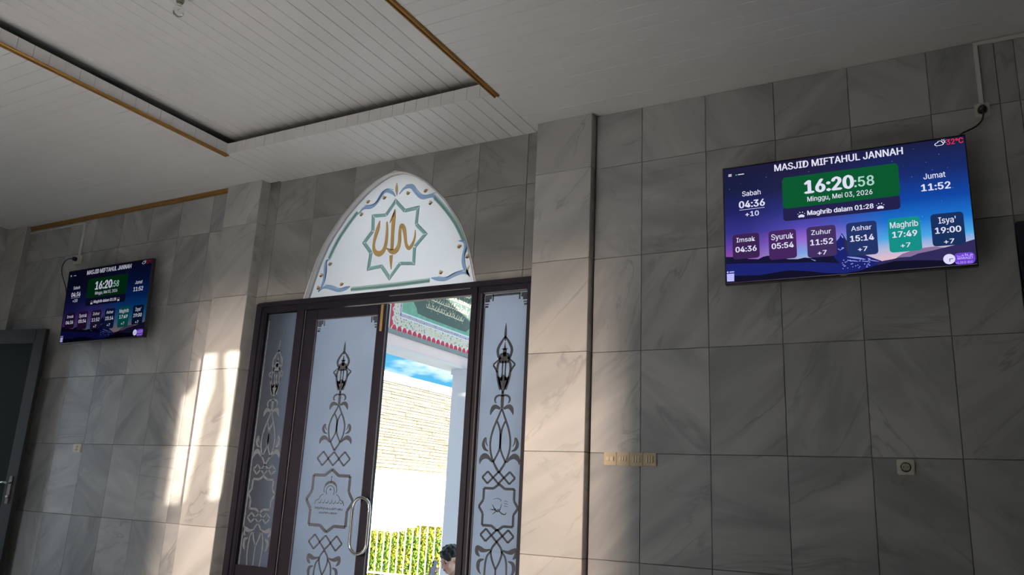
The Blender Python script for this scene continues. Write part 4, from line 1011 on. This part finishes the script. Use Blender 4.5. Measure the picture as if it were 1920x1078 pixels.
def floral(name, cols, scale, base):
    M = bpy.data.materials.new(name); M.use_nodes = True; t = M.node_tree; nd = t.nodes; lk = t.links; b = nd['Principled BSDF']; b.inputs['Roughness'].default_value = .7
    tx = nd.new('ShaderNodeTexCoord'); v = nd.new('ShaderNodeTexVoronoi'); v.inputs['Scale'].default_value = scale; v.inputs['Randomness'].default_value = .8; lk.new(tx.outputs['Object'], v.inputs['Vector'])
    s = nd.new('ShaderNodeSeparateXYZ'); lk.new(v.outputs['Color'], s.inputs[0]); r = nd.new('ShaderNodeValToRGB'); r.color_ramp.interpolation = 'CONSTANT'
    el = r.color_ramp.elements
    for i, c in enumerate(cols):
        if i < 2: e = el[i]; e.position = i / len(cols)
        else: e = el.new(i / len(cols))
        e.color = (*c, 1)
    lk.new(s.outputs[0], r.inputs[0])
    d = nd.new('ShaderNodeMapRange'); d.inputs[1].default_value = .30; d.inputs[2].default_value = .42; lk.new(v.outputs['Distance'], d.inputs[0])
    mx = nd.new('ShaderNodeMix'); mx.data_type = 'RGBA'; mx.inputs[7].default_value = (*base, 1); lk.new(d.outputs[0], mx.inputs[0]); lk.new(r.outputs[0], mx.inputs[6]); lk.new(mx.outputs[2], b.inputs['Base Color']); return M
M_flor = floral('floral_band', [(.10, .22, .20), (.62, .30, .36), (.72, .62, .40), (.16, .36, .26), (.70, .70, .66), (.30, .26, .42)], 24, (.70, .72, .66))
M_chain = floral('chain_band', [(.10, .11, .22), (.42, .40, .58), (.16, .18, .32)], 34, (.50, .50, .62))
f = Flat(FP, .004); rect(f, 3.46, 5.98, 2.985, 3.105); rect(f, 3.46, 3.60, 3.105, 3.98); pp(f.build('floral_band', M_flor, pb))
f = Flat(FP, .0045); rect(f, 3.64, 5.98, 3.122, 3.162); rect(f, 3.622, 3.650, 3.122, 3.98); pp(f.build('chain_band', M_chain, pb))
f = Flat(FP, .005); rect(f, 3.665, 5.98, 3.175, 3.98); pp(f.build('green_field', mat('frieze_green', (.20, .46, .34), .7, noise_amt=.35, nscale=14), pb))
f = Flat(FP, .006); rect(f, 3.61, 5.98, 3.105, 3.115); rect(f, 3.66, 5.98, 3.172, 3.182); rect(f, 3.655, 3.662, 3.17, 3.98); rect(f, 3.60, 3.608, 3.11, 3.98); rect(f, 3.46, 5.98, 2.915, 2.922)
pp(f.build('white_line', mat('frieze_line', (.80, .84, .90), .6), pb))
f = Flat(FP, .0065); rect(f, 3.668, 5.98, 3.186, 3.196); pp(f.build('teal_line', mat('frieze_teal', (.12, .52, .50), .6), pb))
M_red = mat('frieze_red', (.62, .03, .09), .6)
yv = 3.52
for i in range(22):
    f = Flat(FP, .006); cy = 3.53 + i * .112; r_ = .046
    f.poly([(cy + r_ * math.cos(t), 2.925 + .062 * math.sin(t)) for t in [PI * k / 8 for k in range(9)]]); pp(f.build('red_scallop', M_red, pb))
f = Flat(FP, .006); rect(f, 3.442, 3.462, 2.93, 3.98); 
for k in range(8): f.poly([(3.462 + .03 * math.sin(t), 3.0 + .12 * k + .045 * math.cos(t)) for t in [PI * j / 6 for j in range(7)]])
pp(f.build('red_border', M_red, pb))
for c0 in (4.64,):
    f = Flat(FP, .008); hwid = .80; hh = .30; zc_ = 3.515
    f.poly([(c0 - hwid, zc_ + .05), (c0 - hwid + .06, zc_ - .15), (c0 - hwid + .13, zc_ - .20), (c0 - hwid + .17, zc_ - .275), (c0 - .40, zc_ - .287), (c0 + .40, zc_ - .287), (c0 + hwid - .22, zc_ - .285), (c0 + hwid - .17, zc_ - .25), (c0 + hwid - .10, zc_ - .20), (c0 + hwid - .02, zc_ - .10), (c0 + hwid, zc_ + .02), (c0 + hwid - .05, zc_ + .16), (c0 + hwid - .14, zc_ + .26), (c0 + hwid - .24, zc_ + .33), (c0 - hwid + .24, zc_ + .33), (c0 - hwid + .12, zc_ + .24)])
    pp(f.build('medallion', mat('medallion_green', (.075, .13, .12), .6, noise_amt=.2, nscale=8), pb))
    f = Flat(FP, .010); q = random.Random(11)
    for row in range(4):
        zr = zc_ + .24 - row * .125; half = (.62, .70, .60, .46)[row]
        a = c0 - half
        while a < c0 + half:
            l = .04 + q.random() * .07; up = q.random() * .05
            f.rib([(a, zr + up), (a + l * .3, zr - .020), (a + l * .7, zr - .012 + q.random() * .02), (a + l, zr + .03 + q.random() * .03)], [.006, .016, .014, .005], 1)
            if q.random() < .6: f.dot(a + l * .5, zr + (.045 if q.random() < .5 else -.045), .007, .007, 6)
            if q.random() < .35: f.rib([(a + l * .2, zr - .01), (a + l * .22, zr + .075)], [.010, .005], 0)
            a += l * .62
    pp(f.build('lettering', mat('frieze_cream', (.78, .76, .60), .6), pb)); pb.children[-1]['kind'] = 'stuff'
# second, hidden stretch of the frieze is plain
col = empty('porch_column', (-6.2, 5.35, -.4), 'square white porch column under the painted beam', 'column')
M_col = mat('column_paint', (.88, .85, .90), .7)
box('shaft', -.15, .15, -.16, .15, 0, 3.08, M_col, col, bev=.008); box('base', -.19, .19, -.20, .19, 0, .16, M_col, col, bev=.008); box('capital', -.17, .17, -.18, .17, 3.00, 3.08, M_col, col, bev=.006)
rfp = box('porch_roof', -6.6, -4.2, .41, 6.1, 3.98, 4.12, mat('porch_soffit', (.7, .7, .7), .8)); tag(rfp, 'flat porch roof slab', kind='structure')
# neighbouring building, white below and clad in tan stone above, its long face parallel to the porch
nb = empty('neighbour_wall', (-16, 20, -.72), 'sunlit white boundary wall with a band of tan split stone above', 'wall')
NI = Matrix.Translation(Vector((-16, 20, -.72))).inverted()
under(box('plaster_face', -16.6, -16.0, 9, 42, -.72, 1.54, mat('sunlit_white_plaster', (.82, .82, .80), .8, noise_amt=.04, nscale=1), nb), NI)
Ms = bpy.data.materials.new('tan_split_stone'); Ms.use_nodes = True; t = Ms.node_tree; nd = t.nodes; lk = t.links; b = nd['Principled BSDF']; b.inputs['Roughness'].default_value = .9
tx = nd.new('ShaderNodeTexCoord'); mp2 = nd.new('ShaderNodeMapping'); mp2.inputs['Scale'].default_value = (1, 1.4, 11); lk.new(tx.outputs['Object'], mp2.inputs[0])
n2 = nd.new('ShaderNodeTexNoise'); n2.inputs['Scale'].default_value = 1.6; n2.inputs['Detail'].default_value = 8; n2.inputs['Roughness'].default_value = .7; lk.new(mp2.outputs[0], n2.inputs['Vector'])
r = nd.new('ShaderNodeValToRGB'); r.color_ramp.elements[0].position = .34; r.color_ramp.elements[0].color = (.14, .12, .09, 1); r.color_ramp.elements[1].position = .50; r.color_ramp.elements[1].color = (.27, .245, .195, 1)
lk.new(n2.outputs['Fac'], r.inputs[0]); lk.new(r.outputs[0], b.inputs['Base Color'])
core = under(box('stone_core', -16.6, -16.02, 9, 42, 1.54, 4.36, Ms, nb), NI)
bm = bmesh.new(); q = random.Random(2); z = 1.54
while z < 4.33:
    hgt = .075 + q.random() * .05; yv = 12.0
    while yv < 26:
        l = .3 + q.random() * .8
        addbox(bm, -16.03, -15.985 + q.random() * .035, yv, yv + l - .02, z, min(z + hgt - .014, 4.34)); yv += l
    z += hgt
o = bmobj('stone_course', bm, Ms, nb); under(o, NI); o['kind'] = 'stuff'
under(box('white_coping', -16.65, -15.93, 9, 42, 4.36, 4.66, mat('coping_white', (.82, .80, .78), .8), nb), NI)
under(box('ledge', -16.05, -15.95, 9, 42, 1.50, 1.56, mat('ledge_tan', (.55, .50, .42), .8), nb), NI)
# fence and hedge
fy = 9.0
fe = empty('railing_fence', (-8, fy, -.72), 'white painted railing of upright bars in front of the hedge', 'fence')
M_bar = mat('white_bar', (.70, .70, .66), .5)
bx = -11.6; nb_ = 0
me0 = None
while bx < -5.0:
    if me0 is None:
        bm = bmesh.new(); addbox(bm, -.011, .011, -.011, .011, 0, .995, .004); me0 = bpy.data.meshes.new('bar'); bm.to_mesh(me0); bm.free(); me0.materials.append(M_bar)
    o = bpy.data.objects.new('bar', me0); o.location = (bx + 8, 0, .05); link(o, fe); bx += .1725
box('top_rail', -3.6, 3.0, -.02, .02, 1.03, 1.07, M_bar, fe, bev=.004); box('bottom_rail', -3.6, 3.0, -.02, .02, .06, .10, M_bar, fe, bev=.004)
M_leaf = bpy.data.materials.new('hedge_leaf'); M_leaf.use_nodes = True; t = M_leaf.node_tree; nd = t.nodes; lk = t.links; b = nd['Principled BSDF']; b.inputs['Roughness'].default_value = .5
at = nd.new('ShaderNodeVertexColor'); at.layer_name = 'leafcol'; lk.new(at.outputs[0], b.inputs['Base Color'])
def hedge_top(x):
    P = [(-12, .12), (-10.5, .10), (-10.0, .11), (-9.85, .2), (-9.66, .26), (-9.5, .31), (-9.2, .30), (-8.6, .29), (-5, .25)]
    for (a, c), (b_, d) in zip(P, P[1:]):
        if x <= b_: return c + (d - c) * (x - a) / (b_ - a)
    return .25
hg = empty('hedge', (-8.5, fy + .4, -.72), 'clipped yellow-green croton hedge behind the white railing', 'hedge')
HI = Matrix.Translation(Vector((-8.5, fy + .4, -.72))).inverted()
v = []; fcs = []; cols = []; q = random.Random(4)
for i in range(15000):
    x = -11.4 + 6.0 * q.random(); tp = hedge_top(x) + q.gauss(0, .02); z = -.72 + (tp + .72) * (1 - (q.random() ** 1.3)); y = fy + .10 + .10 * abs(q.gauss(0, 1))
    if z > tp - .06: y = fy + .08 + .6 * q.random()
    s = .024 + .024 * q.random(); d1_ = Vector((q.gauss(0, 1), q.gauss(0, .6), q.gauss(0, 1))).normalized(); d2_ = d1_.cross(Vector((q.gauss(0, .5), -1, q.gauss(0, .6)))).normalized()
    c = Vector((x, y, z)); o_ = len(v)
    v += [c - d1_ * s, c + d2_ * s * .5, c + d1_ * s, c - d2_ * s * .5]; fcs.append((o_, o_ + 1, o_ + 2, o_ + 3))
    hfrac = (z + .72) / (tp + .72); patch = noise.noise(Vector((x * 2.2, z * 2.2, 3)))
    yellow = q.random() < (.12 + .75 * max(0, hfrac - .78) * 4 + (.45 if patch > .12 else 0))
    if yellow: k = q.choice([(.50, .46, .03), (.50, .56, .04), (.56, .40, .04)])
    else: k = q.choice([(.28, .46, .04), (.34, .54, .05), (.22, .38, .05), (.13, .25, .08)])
    cols += [k] * 4
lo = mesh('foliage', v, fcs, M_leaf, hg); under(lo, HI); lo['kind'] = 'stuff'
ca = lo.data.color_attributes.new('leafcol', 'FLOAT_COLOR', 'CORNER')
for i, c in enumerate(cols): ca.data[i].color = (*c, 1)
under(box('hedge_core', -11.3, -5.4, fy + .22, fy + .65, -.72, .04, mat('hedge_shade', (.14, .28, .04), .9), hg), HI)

# ================================================================== PERSON (sits on the porch floor, looks down at a phone)
M_skin = mat('skin', (.90, .56, .43), .55, noise_amt=.05)
M_jacket = mat('jacket_dark', (.022, .022, .03), .8, noise_amt=.2, nscale=12)
M_shirt = mat('shirt_mauve', (.30, .27, .34), .85, noise_amt=.1, nscale=12)
M_trouser = mat('trousers', (.04, .045, .06), .85)
M_hair = mat('black_hair', (.016, .018, .022), .45, noise_amt=.5, nscale=60)
PB = Vector((-4.245, 2.27, -.40))
head_c = Vector((-4.242, 2.145, .335))
face_dir = Vector((-.36, -.90, 0)).normalized()
man = empty('person', PB, 'person in a dark jacket sitting outside the door, looking down at a phone', 'person')
MI = Matrix.Translation(PB).inverted()
Bx = Vector((-face_dir.y, face_dir.x, 0))     # his left is +? (screen right)
def BL(f, s, u): return Vector((PB.x, PB.y, PB.z)) + face_dir * f + Bx * s + Vector((0, 0, u))
def skin(name, verts, edges, radii, material, parent, vox=.012, sub=2, root=0, extra=None):
    me = bpy.data.meshes.new(name); me.from_pydata([tuple(v) for v in verts], edges, []); me.update()
    o = bpy.data.objects.new(name, me); C.objects.link(o)
    md = o.modifiers.new('s', 'SKIN')
    for i, rr_ in enumerate(radii):
        r2 = rr_ if isinstance(rr_, tuple) else (rr_, rr_); me.skin_vertices[0].data[i].radius = r2; me.skin_vertices[0].data[i].use_root = (i == root)
    sb = o.modifiers.new('b', 'SUBSURF'); sb.levels = sub; sb.render_levels = sub
    dg = bpy.context.evaluated_depsgraph_get(); dg.update()
    m2 = bpy.data.meshes.new_from_object(o.evaluated_get(dg)); bpy.data.objects.remove(o)
    bm = bmesh.new(); bm.from_mesh(m2)
    if extra: extra(bm)
    bm.to_mesh(m2); bm.free()
    o = bpy.data.objects.new(name, m2); C.objects.link(o)
    if vox:
        md = o.modifiers.new('r', 'REMESH'); md.mode = 'VOXEL'; md.voxel_size = vox; md.use_smooth_shade = True
        sm = o.modifiers.new('m', 'SMOOTH'); sm.factor = .5; sm.iterations = 3
        dg = bpy.context.evaluated_depsgraph_get(); dg.update()
        m3 = bpy.data.meshes.new_from_object(o.evaluated_get(dg)); bpy.data.objects.remove(o)
        m3.name = name; o = bpy.data.objects.new(name, m3); C.objects.link(o)
    o.data.materials.clear(); o.data.materials.append(material); o.data.polygons.foreach_set('use_smooth', [True] * len(o.data.polygons))
    o.parent = parent; o.matrix_parent_inverse = MI; return o
def blob(bm, c, rad, rot=None, seg=16):
    r = bmesh.ops.create_icosphere(bm, subdivisions=3, radius=1)['verts']
    for v_ in r:
        p = Vector((v_.co.x * rad[0], v_.co.y * rad[1], v_.co.z * rad[2]))
        if rot: p = rot @ p
        v_.co = p + c
# head frame: tilt down by 22 degrees
ft = (face_dir * math.cos(.36) + Vector((0, 0, -math.sin(.36)))).normalized(); hs = Bx.copy(); hu = hs.cross(ft).normalized()
if hu.z < 0: hu = -hu
HR = Matrix((hs, ft, hu)).transposed()     # columns: side, forward, up
def H(s, f, u): return head_c + hs * s + ft * f + hu * u
def headgeo(bm):
    blob(bm, H(0, -.010, .025), (.074, .092, .090), HR)          # skull
    blob(bm, H(0, .028, -.030), (.060, .060, .078), HR)          # face
    blob(bm, H(0, .055, -.085), (.030, .028, .026), HR)          # chin
    blob(bm, H(0, .090, -.022), (.011, .018, .024), HR)          # nose bridge to tip
    blob(bm, H(0, .102, -.034), (.014, .014, .012), HR)
    blob(bm, H(0, .084, .018), (.046, .012, .010), HR)           # brow
    for s in (-1, 1):
        blob(bm, H(s * .038, .062, -.030), (.022, .020, .022), HR)   # cheek
        blob(bm, H(s * .077, -.010, -.012), (.008, .018, .030), HR)  # ear
    blob(bm, H(0, .084, -.060), (.024, .010, .009), HR)          # mouth mound
neck0 = BL(.02, 0, .56); 
vs = [BL(-.02, 0, .10), BL(-.03, 0, .25), BL(-.01, 0, .42), BL(.0, 0, .545), BL(.03, 0, .60), head_c + Vector((0, 0, -.02)) - ft * .01,
      BL(0, .17, .50), BL(.06, .24, .28), BL(.28, .15, .46 - .10), BL(.34, .09, .60 - .04),           # one arm
      BL(0, -.17, .50), BL(.06, -.24, .28), BL(.28, -.12, .34), BL(.34, -.03, .52),                     # other arm
      BL(.05, .12, .08), BL(.38, .28, .12), BL(.36, -.05, .06), BL(.05, -.12, .08), BL(.38, -.28, .12), BL(.40, .05, .06)]
eds = [(0, 1), (1, 2), (2, 3), (3, 4), (4, 5), (2, 6), (6, 7), (7, 8), (8, 9), (2, 10), (10, 11), (11, 12), (12, 13), (0, 14), (14, 15), (15, 16), (0, 17), (17, 18), (18, 19)]
rad = [.13, .12, .13, .07, .052, .05, .06, .045, .036, .026, .06, .045, .036, .026, .09, .065, .045, .09, .065, .045]
body = skin('body', vs, eds, rad, M_skin, man, .007, 2, 0, headgeo)
# clothes
def coll(bm):
    pass
tv = [BL(-.02, 0, .12), BL(-.03, 0, .26), BL(-.012, 0, .42), BL(-.01, 0, .50), BL(0, .175, .495), BL(.06, .245, .28), BL(.25, .165, .335), BL(0, -.175, .495), BL(.06, -.245, .28), BL(.25, -.135, .32)]
te = [(0, 1), (1, 2), (2, 3), (3, 4), (4, 5), (5, 6), (3, 7), (7, 8), (8, 9)]
def jextra(bm):
    for s in (-1, 1): blob(bm, BL(-.005, s * .070, .548), (.030, .040, .032))
skin('jacket', tv, te, [.155, .150, .155, .110, .080, .062, .048, .080, .062, .048], M_jacket, man, .012, 2, 0, jextra)
skin('shirt', [BL(.03, 0, .30), BL(.045, 0, .42), BL(.050, 0, .52)], [(0, 1), (1, 2)], [.125, .125, .062], M_shirt, man, .012, 1, 0)
skin('trousers', [BL(-.01, 0, .11), BL(.05, .12, .10), BL(.37, .28, .13), BL(.34, -.02, .07), BL(.05, -.12, .10), BL(.37, -.28, .13), BL(.38, .04, .07)], [(0, 1), (1, 2), (2, 3), (0, 4), (4, 5), (5, 6)], [.145, .105, .080, .055, .105, .080, .055], M_trouser, man, .016, 1, 0)
# hair: cap with tufts
def hairgeo(bm):
    blob(bm, H(0, -.022, .058), (.082, .094, .080), HR)
    blob(bm, H(0, -.055, .005), (.076, .060, .072), HR)
    q = random.Random(9)
    for i in range(46):
        a = q.uniform(-1.1, 1.1); s = .078 * math.sin(a); f_ = .070 * math.cos(a) - .0; u = .078 + q.uniform(-.012, .024)
        blob(bm, H(s, f_ * .98, u - .020 - abs(a) * .012), (q.uniform(.009, .016), .012, q.uniform(.016, .040)), HR)
    for i in range(44):
        d = Vector((q.gauss(0, 1), q.gauss(-.25, .9), abs(q.gauss(.6, .6)))).normalized()
        blob(bm, H(d.x * .080, -.018 + d.y * .092, .048 + d.z * .082), (q.uniform(.012, .024), q.uniform(.012, .022), q.uniform(.010, .018)), HR)
hair = skin('hair', [H(0, -.02, .04), H(0, -.03, .06)], [(0, 1)], [.06, .06], M_hair, man, .006, 1, 0, hairgeo)
for s in (-1, 1):
    bm = bmesh.new(); blob(bm, H(s * .028, .079, .000), (.011, .006, .005), HR); o = bmobj('eye', bm, mat('eye_dark', (.03, .02, .02), .3), man, True); o.matrix_parent_inverse = MI
    bm = bmesh.new(); blob(bm, H(s * .029, .088, .018), (.018, .005, .0045), HR); o = bmobj('eyebrow', bm, M_hair, man, True); o.matrix_parent_inverse = MI
bm = bmesh.new(); blob(bm, H(0, .091, -.058), (.020, .006, .0035), HR); blob(bm, H(0, .089, -.066), (.017, .007, .005), HR); o = bmobj('lips', bm, mat('lips', (.42, .17, .14), .5), man, True); o.matrix_parent_inverse = MI
# phone and the two hands round it
ph_c = Vector((-4.243, 1.872, .268)); pu = Vector((.02, .22, .97)).normalized(); pn = Vector((-.30, -.90, .20)); pn = (pn - pu * pn.dot(pu)).normalized(); ps = pu.cross(pn).normalized()
phone = empty('phone', ph_c, 'pale phone held upright in the hand of the seated person', 'phone'); PM = Matrix((ps, pn, pu)).transposed().to_4x4()
phone.matrix_world = Matrix.Translation(ph_c) @ PM
box('phone_body', -.031, .031, -.004, .004, -.075, .075, mat('phone_lavender', (.62, .60, .80), .35), phone, bev=.003)
box('phone_screen', -.029, .029, -.0052, -.0038, -.070, .070, mat('phone_glass', (.02, .02, .03), .1), phone)
bmc = bmesh.new()
for a, b in ((-.018, .055), (-.018, .030)):
    r = bmesh.ops.create_cone(bmc, cap_ends=True, segments=14, radius1=.009, radius2=.009, depth=.004)['verts']
    for v_ in r: v_.co = Vector((v_.co.x + a, v_.co.z + .005, v_.co.y + b))
bmobj('camera_lens', bmc, M_dark, phone)
def PP(a, n_, u): return ph_c + ps * a + pn * n_ + pu * u
def hand(side, wrist):
    # palm behind the lower half of the phone, fingers wrap the far edge, thumb on the near edge
    pal = PP(side * .030, -.026, -.055)
    V_ = [wrist, pal]; E_ = [(0, 1)]; R_ = [.024, (.026, .018)]
    for k in range(4):
        base = PP(side * (.030 + .006), -.024, -.070 + .021 * k + .012); m1_ = PP(side * .052, -.004, -.066 + .021 * k + .014); tip = PP(side * .040, .014, -.062 + .020 * k + .016)
        i = len(V_); V_ += [base, m1_, tip]; E_ += [(1, i), (i, i + 1), (i + 1, i + 2)]; R_ += [.0105, .0088, .0072 - .0005 * abs(k - 2)]
    i = len(V_); V_ += [PP(side * .020, -.022, -.030), PP(side * .012, -.014, .005), PP(side * .004, -.012, .026)]; E_ += [(1, i), (i, i + 1), (i + 1, i + 2)]; R_ += [.013, .0105, .0085]
    return V_, E_, R_
for sd, wi in ((1, 9), (-1, 13)):
    V_, E_, R_ = hand(sd, vs[wi]); skin('hand', V_, E_, R_, M_skin, man, .004, 2, 0)
